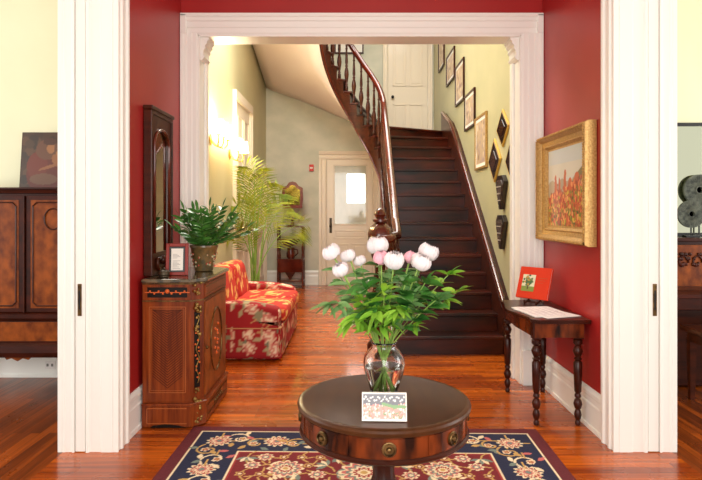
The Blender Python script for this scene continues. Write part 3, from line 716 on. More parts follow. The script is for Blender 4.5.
# ------------------------------------------------------------------ console table at right
t = thing('console_table', 'small dark mahogany console table with turned legs against the right red wall', 'table', (1.445, 4.3, 0))
ct = t.location; CZ = .755
def serp(e):
    pts = [(1.66, 3.86-e), (1.66, 4.75+e)]
    pts += [(1.30-e, 4.75+e), (1.25-e, 4.70+e*.5)]
    for k in range(17):
        s = k/16; y = 4.64-s*.68; pts.append((1.235-e+.022*cos(s*2*pi*1.0)-.02*(1-abs(2*s-1)), y))
    pts += [(1.25-e, 3.90-e*.5), (1.30-e, 3.86-e)]
    return pts
b = MB().prism(serp(0), 'z', CZ-.014, CZ); b.prism(serp(-.008), 'z', CZ-.03, CZ-.0145); b.build('tabletop', M_mahog, t, bevel=.004, off=ct)
ap = [(1.63, 3.915), (1.63, 4.70), (1.285, 4.70), (1.275, 4.5), (1.262, 4.3), (1.275, 4.1), (1.285, 3.915)]
MB().prism(ap, 'z', CZ-.135, CZ-.03).build('apron', M_crotch, t, off=ct)
lp = [(.012, 0), (.018, .004), (.02, .02), (.014, .035), (.02, .05), (.026, .075), (.02, .10), (.014, .112), (.022, .12), (.03, .15), (.024, .175), (.014, .19), (.022, .2), (.022, .215), (.016, .225),
      (.024, .24), (.029, .36), (.03, .44), (.02, .455), (.028, .467), (.018, .48), (.03, .505), (.034, .525), (.024, .55), (.018, .56), (.032, .575), (.032, .6), (.02, .61)]
for x in (1.305, 1.598):
    for y in (3.945, 4.67):
        b = MB().lathe(lp, (x, y, 0), 20, wob=lambda a, z: .05*cos(12*a) if .24 < z < .44 else 0)
        b.box(x-.03, x+.03, y-.028, y+.028, CZ-.145, CZ-.03); b.build('leg', M_mahog, t, smooth='auto', off=ct)
# book on its easel
bx_ = P(536, 298, 4.55); t = thing('book', 'red hardback book with a tree picture, standing open-faced on the console table', 'book', (1.47, 4.52, CZ+.001), radians(-46))
t2 = thing('book_easel', 'small dark wooden easel holding the red book', 'easel', (1.47, 4.52, CZ+.001), radians(-46))
b = MB()
for s in (-1, 1):
    b.tube([(s*.05, -.05, .006), (s*.05, .02, .03), (s*.045, .07, .16)], .007, 6); b.tube([(s*.05, -.05, .006), (s*.05, -.055, .035)], .006, 6)
b.tube([(-.06, -.01, .02), (.06, -.01, .02)], .007, 6); b.tube([(0, .07, .15), (0, .12, .004)], .006, 6); b.tube([(-.045, .065, .15), (.045, .065, .15)], .006, 6)
b.tube([(-.05, .02, .03), (-.05, .07, .007)], .006, 6); b.tube([(.05, .02, .03), (.05, .07, .007)], .006, 6)
b.build('easel_frame', M_dark, t2, smooth=True)
ln = .38; cA = Matrix.Translation((0, -.035, .05)) @ Matrix.Rotation(-ln, 4, 'X')
b = MB().box(-.135, .135, -.004, 0, 0, .26); b.box(-.135, .135, .018, .022, 0, .26); b.box(-.135, -.131, 0, .018, 0, .26); b.xf(cA); b.build('cover', M_redleather, t)
MB().box(-.131, .128, 0, .018, .004, .255).xf(cA).build('pages', M_paper, t)
c = Canvas(.11, .14, .004, (226, 224, 190)); c.rect(0, .11, 0, .04, (130, 150, 70)); c.rect(.05, .06, .02, .07, (90, 70, 50))
for k in range(40): c.disk(.055+rr.gauss(0, .018), .085+rr.gauss(0, .018), .009, rr.choice([(84, 120, 60), (120, 140, 80), (190, 150, 70), (60, 96, 70)]))
c.obj('cover_picture', attr_mat('cover_print', .4), lambda x, y: tuple(cA @ Vector((-.1+x, -.0055, .055+y))), t)
b = MB()
for k in range(3): b.box(.03, .11-k*.015, -.0056, -.0042, .17-k*.02, .174-k*.02)
b.xf(cA).build('title_lettering', mat('faded_gold_lettering', (190, 80, 40), .5), t)
# papers on the console
t = thing('papers', 'white printed sheets lying flat on the console table', 'papers', (1.42, 4.17, CZ+.001), radians(8))
c = Canvas(.3, .4, .0055, (242, 238, 236))
for k in range(24):
    for q in range(5): c.rect(.03+.05*q, .03+.05*q+rr.uniform(.02, .042), .03+k*.0145, .034+k*.0145, (176, 160, 168))
c.obj('printed_sheet', attr_mat('print_paper', .6), lambda x, y: (x-.15, y-.2, .006), t)
b = MB().box(-.15, .15, -.2, .2, .0, .0055); k0 = len(b.v); b.box(-.14, .15, -.24, .15, .001, .004); b.xf(Matrix.Rotation(.2, 4, 'Z'), k0); b.build('sheet_stack', M_paper, t)
# ------------------------------------------------------------------ landscape painting in gilt frame
y0, y1, z0, z1 = 3.80, 4.80, 1.262, 2.128
t = thing('framed_landscape', 'large gilt framed landscape of red rock spires on the right red wall', 'painting', (XR, (y0+y1)/2, z0)); o_ = t.location
b = MB()
prf = [(0, .0), (0, .055), (.012, .078), (.03, .082), (.045, .07), (.055, .05), (.085, .038), (.095, .046), (.105, .040), (.115, .022), (.13, .02), (.13, .0)]
cor = [(y0, z0, 1, 1), (y1, z0, -1, 1), (y1, z1, -1, -1), (y0, z1, 1, -1)]
vs = []
for cy, cz, sy, sz in cor:
    for d, h in prf: vs.append((XR-.004-h, cy+sy*d, cz+sz*d))
n = len(prf); fs = [(k*n+i, k*n+i+1, ((k+1) % 4)*n+i+1, ((k+1) % 4)*n+i) for k in range(4) for i in range(n-1)]
b.add(vs, fs)
for k in range(46):   # rope bead round the outer edge
    f = k/46
    for (a0, b0, a1, b1) in ((y0+.02, z0+.02, y1-.02, z0+.02), (y0+.02, z1-.02, y1-.02, z1-.02), (y0+.02, z0+.02, y0+.02, z1-.02), (y1-.02, z0+.02, y1-.02, z1-.02)):
        b.ball((XR-.088, a0+(a1-a0)*f, b0+(b1-b0)*f), .011, 6)
b.build('gilt_frame', M_gold, t, smooth='auto', off=o_)
W_, H_ = y1-y0-.25, z1-z0-.25
c = Canvas(W_, H_, .006, (206, 208, 200)); rr = random.Random(21)
c.rect(0, W_, H_*.62, H_, (210, 206, 190)); c.rect(0, W_, H_*.8, H_, (196, 202, 200)); c.rect(0, W_, 0, H_*.55, (150, 90, 50))
# u runs from the far end (left in the picture) to the near end
for k in range(50): u = rr.random()*W_; c.disk(u, H_*.5+rr.uniform(-.06, .04), .04, (178, 164, 140), ry=.03)
def spire(u, w_, h, col):
    for q in range(14): f = q/14; c.disk(u+rr.uniform(-.005, .005), h*f, w_*(1-.75*f)+.006, col, ry=.03)
for k in range(30): f = k/30; c.disk(W_*(.55+.45*f), H_*(.3+.1*sin(f*3)), .05, (120, 110, 70), ry=H_*(.16+.3*f*f))
for u, w_, h in ((.22, .05, .66), (.33, .035, .62), (.48, .05, .72), (.62, .09, .6), (.78, .12, .66), (.9, .1, .5)): spire(W_*u, w_, H_*h, (196, 96, 52))
for k in range(1100):
    u = rr.random()*W_; v_ = rr.random()**1.2*H_*(.38+.25*u/W_)
    if k % 3: c.disk(u, v_, .011, rr.choice([(206, 84, 48), (176, 56, 36), (226, 128, 76), (196, 100, 60), (158, 66, 40), (240, 176, 110)]), ry=.018)
    else: c.disk(u, v_*.85, .014, rr.choice([(150, 150, 52), (84, 96, 40), (206, 180, 70), (120, 130, 50)]), ry=.014)
c.obj('canvas', attr_mat('oil_paint', .35, coat=.3), lambda x, y: (-.024, (y1-.125)-x-o_.y, z0+.125+y-o_.z), t)
MB().box(XR-.0205, XR-.004, y0+.12, y1-.12, z0+.12, z1-.12).build('backing_board', M_mahog, t, off=o_)
# ------------------------------------------------------------------ marquetry cabinet at left
t = thing('marquetry_cabinet', 'inlaid kingwood cabinet with marble top and brass mounts against the left red wall', 'cabinet', (-1.24, 4.31, 0)); o_ = t.location
xa, xb, ya, yb = -1.452, -1.045, 3.90, 4.72; ch = .075
def oct_(e, f=0): return [(xa, ya-e), (xb-ch+e*.4, ya-e), (xb+e, ya+ch-e*.4), (xb+e, yb-ch+e*.4), (xb-ch+e*.4, yb+e), (xa, yb+e)]
MB().prism(oct_(0), 'z', .16, 1.005).build('carcass', M_veneer, t, off=o_)
b = MB().prism(oct_(.03), 'z', 1.008, 1.035); b.build('marble_top', M_marble, t, bevel=.008, off=o_)
b = MB().prism(oct_(.018), 'z', .005, .155); b.prism(oct_(.028), 'z', .155, .172); b.build('plinth', M_veneer, t, bevel=.004, off=o_)
# dark sheet on the plinth, painting the shade of an arched cut
b = MB().prism([(xa+.06, .005), (xa+.08, .02), (xa+.17, .03), (xa+.26, .02), (xb-ch-.02, .005)], 'y', ya-.021, ya-.017); b.build('plinth_painted_shade', M_blackp, t, off=o_)
for z in (.88, 1.0):
    b = MB().prism(oct_(.008), 'z', z-.004, z+.004); b.build('brass_band', M_brass, t, off=o_)
# side panel facing the camera: frieze and inlay
xm0, xm1 = xa+.035, xb-ch-.02
MB().box(xm0, xm1-.0, ya-.004, ya, .905, .975).build('frieze_panel', M_blackp, t, off=o_)
b = MB()
xc = (xm0+xm1)/2
for k in range(-4, 5):
    b.ball((xc+k*.03, ya-.003, .94+.008*(-1)**k), .008 if k else .017, 8)
    if k: b.box(xc+k*.035-.016, xc+k*.035+.016, ya-.006, ya-.004, .937, .943)
b.build('frieze_flowers', M_orange, t, off=o_)
def lines(nm, x0, x1, z0, z1, w_=.004):
    b = MB().box(x0, x1, ya-.002, ya, z0, z0+w_); b.box(x0, x1, ya-.002, ya, z1-w_, z1); b.box(x0, x0+w_, ya-.002, ya, z0, z1); b.box(x1-w_, x1, ya-.002, ya, z0, z1)
    return b.build(nm, M_inlay, t, off=o_)
lines('inlay_line', xm0+.01, xm1-.01, .24, .84, .0035); lines('inlay_line', xm0+.022, xm1-.022, .255, .825, .002)
# chevron veneer strips
b = MB()
for k in range(30):
    z = .27+k*.0185
    for s in (-1, 1):
        w0 = (xm1-xm0)/2-.035
        b.add([(xc, ya-.0012, z), (xc+s*w0, ya-.0012, z+.085 if z+.085 < .82 else .82), (xc+s*w0, ya-.0012, min(.822, z+.092)), (xc, ya-.0012, min(.822, z+.007))], [(0, 1, 2, 3)])
b.build('chevron_veneer', mat('dark_chevron_veneer', (78, 30, 11), .3, spec=.28), t, off=o_)
b = MB().box(xm0, xm1, ya-.0195, ya-.018, .03, .034); b.box(xm0, xm1, ya-.0195, ya-.018, .135, .139); b.box(xm0, xm0+.004, ya-.0195, ya-.018, .03, .139); b.build('plinth_inlay', M_inlay, t, off=o_)
# canted corners with brass mounts
for (cx, cy, sy) in ((xb-ch/2, ya+ch/2, -1), (xb-ch/2, yb-ch/2, 1)):
    M_ = Matrix.Translation((cx, cy, 0)) @ Matrix.Rotation(radians(45 if sy < 0 else 135), 4, 'Z')
    b = MB().box(-.022, .022, -.004, .002, .27, .80); b.xf(M_); b.build('corner_panel', M_blackp, t, off=o_)
    b = MB(); r2 = random.Random(2)
    for z_, n2, sc in ((.95, 8, .032), (.80, 14, .03), (.66, 8, .022), (.22, 12, .03), (.09, 10, .036)):
        for q in range(n2):
            b.ball((r2.uniform(-1, 1)*sc*.8, -.012, z_+r2.uniform(-1, 1)*sc*1.8), r2.uniform(.008, .016), 6)
    b.tube([(.0+.012*sin(q*.9), -.008, .3+q*.02) for q in range(25)], .004, 5)
    b.xf(M_); b.build('brass_mount', M_ormolu, t, smooth=True, off=o_)
    b = MB()
    for q in range(14): b.ball((.016*sin(q*1.9), -.007, .34+q*.026), .008, 6)
    b.xf(M_); b.build('corner_flowers', M_orange, t, off=o_)
# door facing the hall, with oval panel
d = MB().box(xb, xb+.008, ya+ch+.01, yb-ch-.01, .2, .86).build('door', M_burl, t, bevel=.002, off=o_)
b = MB(); cy = (ya+yb)/2
b.tube([(xb+.01, cy+.17*cos(k*pi/16), .53+.24*sin(k*pi/16)) for k in range(33)], .006, 6); b.build('oval_moulding', M_brass, d, smooth=True, off=o_)
b = MB()
for k in range(10): b.ball((xb+.009, cy+.05*sin(k*2.2), .42+k*.024), .012, 6)
b.build('inlaid_bouquet', M_orange, d, off=o_)
b = MB().ball((xb+.014, ya+ch+.04, .53), .012, 8); b.build('key_plate', M_brass, d, smooth=True, off=o_)
d = MB().box(xb, xb+.01, ya+ch+.01, yb-ch-.01, .895, .985).build('drawer', M_veneer, t, bevel=.002, off=o_)
b = MB().box(xb+.01, xb+.013, ya+ch+.03, yb-ch-.03, .91, .915); b.box(xb+.01, xb+.013, ya+ch+.03, yb-ch-.03, .965, .97); b.build('drawer_inlay', M_brass, d, off=o_)
b = MB().box(xb+.02, xb+.024, ya+ch+.04, yb-ch-.04, .05, .055); b.box(xb+.02, xb+.024, ya+ch+.04, yb-ch-.04, .115, .12)
for k in range(5): b.ball((xb+.022, cy+(k-2)*.05, .085), .012, 6)
b.build('plinth_mount', M_brass, t, off=o_)
CT = 1.036
# ------------------------------------------------------------------ mirror on the cabinet
y0, y1, z0, z1 = 4.0, 4.47, CT+.004, 2.235
t = thing('wall_mirror', 'tall arched mirror in a dark carved wooden frame standing on the marquetry cabinet', 'mirror', (-1.445, (y0+y1)/2, z0)); o_ = t.location
xf0, xf1 = -1.482, -1.432
aw = .07
b = MB(); cy = (y0+y1)/2; hw = (y1-y0)/2-aw; zs = z1-.12-hw*.75
arch = [(cy+hw*cos(radians(a)), zs+hw*.75*sin(radians(a))) for a in range(0, 181, 12)]
# frame: two stiles, sill, and arch spandrel
b.box(xf0, xf1, y0, y0+aw, z0, z1); b.box(xf0, xf1, y1-aw, y1, z0, z1); b.box(xf0, xf1, y0+aw, y1-aw, z0, z0+.16)
for (a0, b0), (a1, b1) in zip(arch[:-1], arch[1:]): b.prism([(a0, b0), (a1, b1), (a1, z1), (a0, z1)], 'x', xf0, xf1)
fr = b.build('frame', M_dark, t, off=o_)
b = MB().box(xf0, xf1+.02, y0-.015, y1+.015, z1-.0, z1+.03); b.box(xf0, xf1+.012, y0-.006, y0+.02, z0, z1); b.box(xf0, xf1+.012, y1-.02, y1+.006, z0, z1); b.box(xf0, xf1+.012, y0, y1, z1-.03, z1)
b.build('outer_moulding', M_dark, t, bevel=.006, off=o_)
b = MB(); pth = [(xf1+.004, cy+hw, z0+.16)]+[(xf1+.004, a, c_) for a, c_ in arch]+[(xf1+.004, cy-hw, z0+.16)]
b.tube(pth, .012, 8); b.build('inner_bead', M_rail, t, smooth=True, off=o_)
MB().box(-1.45, -1.446, y0+aw*.6, y1-aw*.6, z0+.1, z1-.06).build('mirror_glass', M_mirror, t, off=o_)
b = MB()
for s in (-1, 1): b.tube([(xf1+.012, cy+s*.03, z0+.02), (xf1+.012, cy+s*.12, z0+.05), (xf1+.012, cy+s*.13, z0+.11), (xf1+.012, cy+s*.06, z0+.12)], .014, 8)
b.ball((xf1+.012, cy, z0+.1), .035, 10); b.build('carved_scroll', M_dark, t, smooth=True, off=o_)
# photo frame
t = thing('photo_frame', 'small red wooden frame with a printed note, standing on the marquetry cabinet', 'picture frame', (-1.275, 4.10, CT), radians(10))
A = Matrix.Rotation(-.16, 4, 'X')
fw, fh, q = .08, .235, .024
b = MB().box(-fw, -fw+q, -.008, .008, 0, fh); b.box(fw-q, fw, -.008, .008, 0, fh); b.box(-fw+q, fw-q, -.008, .008, 0, q); b.box(-fw+q, fw-q, -.008, .008, fh-q, fh); b.xf(A)
b.build('frame', mat('red_lacquer_wood', (140, 32, 14), .35, spec=.3), t, bevel=.003)
MB().box(-fw+q-.002, fw-q+.002, .0, .006, q-.002, fh-q+.002).xf(A).build('black_mount', M_black, t)
c = Canvas(.084, .16, .003, (240, 236, 226))
for k in range(12): c.rect(.012, .064-.01*(k % 3), .012+k*.0095, .015+k*.0095, (150, 146, 142))
c.obj('printed_note', attr_mat('note_print', .5), lambda x, y: tuple(A @ Vector((x-.042, -.001, y+.037))), t)
MB().prism([(.035, .15), (.085, .002), (.09, .002), (.04, .16)], 'x', -.015, .015).build('easel_back', M_blackp, t)
# small lidded pot
t = thing('lidded_box', 'small tarnished metal lidded pot at the near corner of the marquetry cabinet', 'ornament', (-1.33, 3.98, CT))
MB().lathe([(.03, 0), (.036, .004), (.034, .012), (.042, .02), (.04, .034)], (0, 0, 0), 20).build('body', M_bronze, t, smooth='auto')
MB().lathe([(.042, .035), (.04, .042), (.024, .052), (.008, .056), (.011, .064), (.001, .07)], (0, 0, 0), 20).build('lid', M_bronze, t, smooth='auto')
# potted plant on the cabinet
PC = (-1.16, 4.42)
pot = thing('flower_pot', 'painted brass-rimmed pot with floral decoration on the marquetry cabinet', 'pot', (*PC, CT))
MB().lathe([(.062, 0), (.07, .006), (.074, .03), (.09, .11), (.102, .18), (.11, .19), (.11, .204), (.099, .204), (.095, .188), (.06, .17)], (0, 0, 0), 32).build('pot_body', mat('patinated_pot', (128, 98, 56), .35, c2=(78, 70, 46), nscale=(20, 20, 20), coat=.4), pot, smooth='auto')
b = MB(); r2 = random.Random(8)
for k in range(60):
    a = r2.uniform(0, 6.28); z = r2.uniform(.04, .14); r = .076+.2*(z-.03)
    b.ball((r*cos(a), r*sin(a), z), r2.uniform(.006, .012), 6)
b.build('floral_decoration', mat('enamel_flowers', (190, 60, 46), .4, c2=(190, 190, 150), nscale=(45, 45, 45), contrast=.1), pot, smooth=True)
MB().lathe([(.093, .172), (.001, .178)], (0, 0, 0), 20).build('soil', mat('potting_soil', (50, 34, 24), .9, bump=.6, nscale=(60, 60, 60)), pot)
pl = thing('potted_plant', 'dark green plant with glossy leaflets growing in the pot on the marquetry cabinet', 'plant', (*PC, CT+.176))
for k in range(26):
    a = k*2.4; el = .35+1.15*((k*7) % 26)/26; ln_ = r2.uniform(.3, .46)
    d = Vector((cos(a)*sin(1.35-el*.75), sin(a)*sin(1.35-el*.75), cos(1.35-el*.75)))
    if d.x < 0: d.x *= .55
    base = Vector((cos(a)*.03, sin(a)*.03, 0)); pts = [base+d*ln_*s*1.0+Vector((0, 0, -.05*s*s+.0)) for s in (0, .25, .5, .75, 1)]
    b = MB().tube(pts, [.006, .005, .004, .003, .002], 6, mi=0)
    for s in range(2, 9):
        f = s/9; p = pts[0].lerp(pts[-1], f)
        for sd in (-1, 1):
            side = d.cross(Vector((0, 0, 1))).normalized()*sd; leaf_mb(b, p, d*.8+side*.9, .09, .02, 0, .15)
    leaf_mb(b, pts[-1], d, .09, .014, 0, .1)
    b.build('frond', M_leafd, pl, smooth=True)
# ------------------------------------------------------------------ floral armchair-sofa
sofa = thing('floral_loveseat', 'red floral upholstered loveseat against the left wall of the stair hall', 'sofa', (-1.17, 6.45, 0)); o_ = sofa.location
c = Canvas(1.2, 1.2, .009, (160, 22, 30)); r3 = random.Random(14)
for k in range(30):
    x, y = r3.random()*1.2, r3.random()*1.2
    for q in range(4): c.leaf(x, y, r3.random()*6.28, .11, .02, r3.choice([(142, 138, 104), (176, 160, 120), (116, 124, 100)]))
for k in range(26):
    x, y = r3.random()*1.2, r3.random()*1.2; c.curve([(x+.03*q, y+.05*sin(q*.6+k)) for q in range(6)], .005, (196, 150, 96))
for k in range(34):
    x, y = (k % 6)*.2+r3.uniform(-.05, .05), (k//6)*.2+r3.uniform(-.05, .05); rr_ = r3.uniform(.05, .085)
    c.flower(x, y, rr_, 7, [(226, 190, 160), (206, 120, 106), (236, 214, 184), (212, 140, 116), (240, 224, 196)], ph=k, dent=.3)
M_fab = attr_mat('floral_chintz', .85)
c2 = Canvas(1.2, 1.2, .009, (196, 48, 34))
for k in range(130):
    x, y = r3.random()*1.2, r3.random()*1.2; c2.leaf(x, y, r3.uniform(.3, 1.3), .16, .024, r3.choice([(236, 190, 110), (226, 160, 84), (240, 206, 130), (176, 34, 28)]))
def fabric_box(name, x0, x1, y0, y1, z0, z1, rad, parent, can=c, puff=0, res=.02, shape=None):
    """rounded box on a dense grid so the print can follow the cloth"""
    nx, ny, nz = [max(4, int((b_-a_)/res)) for a_, b_ in ((x0, x1), (y0, y1), (z0, z1))]
    mb = MB(); C_ = Vector(((x0+x1)/2, (y0+y1)/2, (z0+z1)/2)); Hh = Vector(((x1-x0)/2, (y1-y0)/2, (z1-z0)/2)); cols = []
    def place(p, ax):
        q = Vector(p)-C_; inn = Vector([max(-Hh[k]+rad, min(Hh[k]-rad, q[k])) for k in range(3)]); d = q-inn
        if d.length > 1e-6: q = inn+d.normalized()*rad
        if puff:
            f = (1-min(1, abs(q.x)/Hh.x)**2)*(1-min(1, abs(q.y)/Hh.y)**2); q.z += puff*f*(1 if q.z > 0 else -.3)
        r = C_+q
        if shape: r = shape(r)
        return tuple(r)
    for ax, (n1, n2) in ((0, (ny, nz)), (1, (nx, nz)), (2, (nx, ny))):
        for s in (0, 1):
            def fn(u, v):
                if ax == 0: p = ((x0, x1)[s], y0+(y1-y0)*u, z0+(z1-z0)*v); uv = (p[1], p[2])
                elif ax == 1: p = (x0+(x1-x0)*u, (y0, y1)[s], z0+(z1-z0)*v); uv = (p[0], p[2]+.3)
                else: p = (x0+(x1-x0)*u, y0+(y1-y0)*v, (z0, z1)[s]); uv = (p[0]+.4, p[1]+.2)
                cols.append(can.sample(*uv)); return place(p, ax)
            k0 = len(mb.f); mb.grid(fn, n1, n2)
            flip = (s == 0) if ax != 1 else (s == 1)
            if flip: mb.f[k0:] = [f[::-1] for f in mb.f[k0:]]
    o = mb.build(name, M_fab, parent, smooth=True, off=o_)
    at = o.data.color_attributes.new('Col', 'FLOAT_COLOR', 'POINT'); c4 = np.ones((len(cols), 4)); c4[:, :3] = np.array(cols); at.data.foreach_set('color', c4.ravel())
    return o
fabric_box('seat_base', -1.66, -.70, 5.64, 7.30, .012, .36, .03, sofa)
def armshape(r): return Vector((r.x, r.y, r.z-(.07*max(0, (r.x+1.2)/.5)**2 if r.z > .4 else 0)))
fabric_box('arm', -1.66, -.71, 5.60, 5.78, .012, .60, .06, sofa, shape=armshape); fabric_box('arm', -1.66, -.71, 7.16, 7.34, .012, .60, .06, sofa, shape=armshape)
fabric_box('seat_cushion', -1.35, -.66, 5.80, 6.47, .36, .51, .06, sofa, can=c2, puff=.03); fabric_box('seat_cushion', -1.35, -.66, 6.48, 7.14, .36, .51, .06, sofa, can=c2, puff=.03)
fabric_box('backrest', -1.72, -1.46, 5.64, 7.30, .3, .86, .07, sofa)
ls = lambda r: Vector((r.x-(r.z-.5)*.22, r.y, r.z))
fabric_box('back_cushion', -1.47, -1.27, 5.82, 6.46, .47, .90, .08, sofa, can=c2, shape=ls); fabric_box('back_cushion', -1.47, -1.27, 6.5, 7.14, .47, .90, .08, sofa, can=c2, shape=ls)
b = MB(); b.tube([(-.705, 5.60, .335), (-.705, 7.34, .335)], .007, 6); b.tube([(-1.6, 5.597, .335), (-.72, 5.597, .335)], .006, 6); b.build('piping', mat('piping_cord', (200, 150, 100), .8), sofa, off=o_)
for x in (-1.6, -.78):
    for y in (5.68, 7.26): MB().lathe([(.02, 0), (.026, .02)], (x, y, 0), 10).build('foot', M_blackp, sofa, off=o_)
# ------------------------------------------------------------------ palm
PX, PY = -1.42, 8.25
pt = thing('planter', 'dark planter holding the palm behind the floral loveseat', 'planter', (PX, PY, 0))
MB().lathe([(.15, 0), (.16, .01), (.19, .32), (.205, .34), (.205, .36), (.18, .36), (.17, .3)], (0, 0, 0), 28).build('tub', M_mahog, pt, smooth='auto')
MB().lathe([(.172, .3), (.001, .31)], (0, 0, 0), 20).build('soil', MATS['potting_soil'], pt)
palm = thing('palm_plant', 'tall yellow-green palm with arching fronds behind the floral loveseat', 'plant', (PX, PY, .31)); r4 = random.Random(9)
tips = [(226, 205), (222, 232), (234, 180), (243, 166), (254, 170), (266, 180), (280, 192), (308, 224), (262, 204), (240, 200), (228, 222), (290, 206)]
for k, (px, py) in enumerate(tips):
    D = PY+r4.uniform(-.5, .35); tp = Vector(P(px, py, D)); tp.x = max(tp.x, HL+.07)
    base = Vector((PX+r4.uniform(-.06, .06), PY+r4.uniform(-.06, .06), .3)); dirx = tp-base
    mid = base+Vector((dirx.x*.25, dirx.y*.25, dirx.z*1.0)); pts = []
    for q in range(13):
        f = q/12; pts.append(base*(1-f)**2+mid*2*f*(1-f)+tp*f*f)
    b = MB().tube(pts, [.012-.009*q/12 for q in range(13)], 6, mi=1)
    for q in range(12, 34):
        f = .42+.58*(q-12)/22; x = f*12; i0 = min(11, int(x)); p = pts[i0].lerp(pts[i0+1], x-i0); tn = (pts[i0+1]-pts[i0]).normalized()
        side = tn.cross(Vector((0, 1, .15))).normalized(); L_ = .40*sin(pi*min(1, (f-.36)/.7*.9+.12))+.05
        for sd in (-1, 1):
            dr_ = (tn*.75+side*sd*.8+Vector((0, r4.uniform(-.2, .2), -.1))).normalized(); e = p+dr_*L_-Vector((0, 0, .22*L_))
            if e.x < HL+.01: e.x = HL+.01+r4.random()*.03
            m_ = p+dr_*L_*.5; m_.x = max(m_.x, HL+.01); wv = tn*.010
            b.add([p, m_+wv, e, m_-wv], [(0, 1, 2, 3)], 0)
    b.build('frond', [M_palm, M_stem], palm, off=palm.location)
# ------------------------------------------------------------------ wall sconces
def sconce(yc, z, label, ys):
    t = thing('wall_sconce', label, 'wall light', (HL, yc, z), 0, 'lit sconces on the stair hall wall')
    b = MB().lathe([(.001, 0), (.02, .0), (.05, .012), (.055, .02), (.03, .03), (.001, .035)], (0, 0, 0), 20, sx=1.5); b.xf(Matrix.Rotation(pi/2, 4, 'Y')); b.build('backplate', M_goldp, t, smooth='auto')
    for y in ys:
        b = MB().tube([(.02, 0, 0), (.07, y*.25, -.08), (.14, y*.7, -.1), (.17, y, -.04), (.17, y, .02)], .008, 8); b.lathe([(.01, .0), (.035, .01), (.03, .02)], (.17, y, .01), 14)
        b.build('arm', M_goldp, t, smooth='auto')
        sh = MB().lathe([(.075, .0), (.065, .05), (.056, .16), (.054, .16), (.063, .05), (.073, .0)], (.17, y, .04), 24).build('lamp_shade', M_shade, t, smooth=True)
        b = MB()
        for k in range(5): b.ball((.17, y, -.05-k*.016), .0075, 6)
        b.build('crystal_drop', M_glass, t)
        l = bpy.data.lights.new('bulb', 'POINT'); l.energy = 8; l.color = (1, .84, .55); l.shadow_soft_size = .05
        lo = bpy.data.objects.new('bulb_light', l); COL.objects.link(lo); lo.location = (HL+.19, yc+y, z+.26)
sconce(6.93, 2.40, 'brass sconce with glowing shades, nearest the front of the stair hall', (-.26, .0, .22))
sconce(8.02, 2.33, 'brass sconce with glowing shades, beside the far tall door casing', (-.16, .2))
# ------------------------------------------------------------------ corner stand with mug and swing mirror
EX, EY = P(290.5, 289, 11.0)[0], 11.1
t = thing('display_stand', 'slim red mahogany stand with open shelves against the back wall', 'stand', (EX, EY, 0))
w2, d2 = .26, .17
for x in (-w2+.02, w2-.02):
    for y in (-d2+.02, d2-.02): MB().lathe([(.014, 0), (.022, .04), (.016, .08), (.022, .16), (.02, .36), (.02, .62), (.014, .7), (.022, .8), (.014, .9), (.022, 1.0), (.018, 1.18), (.02, 1.2)], (x, y, 0), 10).build('post', M_rail, t, smooth=True)
for z, m in ((.14, 0), (.56, 0), (.95, 0), (1.2, 0)): MB().box(-w2, w2, -d2, d2, z, z+.025).build('shelf', M_rail, t, bevel=.004)
MB().box(-w2+.02, w2-.02, -d2+.01, d2-.01, .32, .56).build('drawer_box', M_rail, t)
MB().prism([(-.1, .32), (.1, .32), (.05, .24), (0, .16), (-.05, .24)], 'y', -d2+.005, -d2+.025).build('pendant_apron', M_dark, t)
MB().prism([(-.2, .95), (.2, .95), (.12, .86), (0, .82), (-.12, .86)], 'y', -d2+.005, -d2+.025).build('pendant_apron', M_dark, t)
t = thing('pitcher', 'small dark jug with a handle on the stand shelf', 'jug', (EX, EY-.04, .586))
MB().lathe([(.06, 0), (.085, .03), (.09, .1), (.07, .17), (.075, .21), (.068, .21), (.06, .17)], (0, 0, 0), 20).build('body', M_rail, t, smooth='auto')
MB().tube([(.07, 0, .18), (.13, 0, .17), (.14, 0, .1), (.085, 0, .05)], .012, 8).build('handle', M_rail, t, smooth=True)
t = thing('dressing_mirror', 'gilt glass in a shaped red wooden frame on a stem, standing on the slim stand', 'mirror', (EX+.03, EY, 1.226))
MB().lathe([(.12, 0), (.12, .015), (.04, .03), (.025, .08), (.045, .12), (.02, .17), (.03, .3), (.02, .34)], (0, 0, 0), 20).build('stem', M_rail, t, smooth='auto')
def shield(s, zc=.59): return [(x*s, zc+z*s) for x, z in ((-.19, -.24), (.19, -.24), (.21, -.05), (.2, .16), (.15, .19), (.12, .2), (.07, .27), (0, .29), (-.07, .27), (-.12, .2), (-.15, .19), (-.2, .16), (-.21, -.05))]
MB().prism(shield(1), 'y', -.02, .02).build('frame', mat('red_mahogany', (120, 40, 28), .3, coat=.5), t, bevel=.004)
MB().prism(shield(.74), 'y', -.026, -.018).build('gilt_panel', mat('reflecting_gilt', (200, 180, 90), .15, metal=.8, c2=(120, 100, 40), nscale=(12, 12, 12)), t)
# fire alarm pull
t = thing('fire_alarm_pull', 'small red fire alarm box on the back plaster wall', 'alarm', (bx(311.5), YB, bz(168)))
MB().box(-.045, .045, -.04, 0, -.07, .07).build('case', M_alarm, t, bevel=.006)
MB().box(-.03, .03, -.045, -.04, -.015, .015).build('pull_bar', M_paper, t)
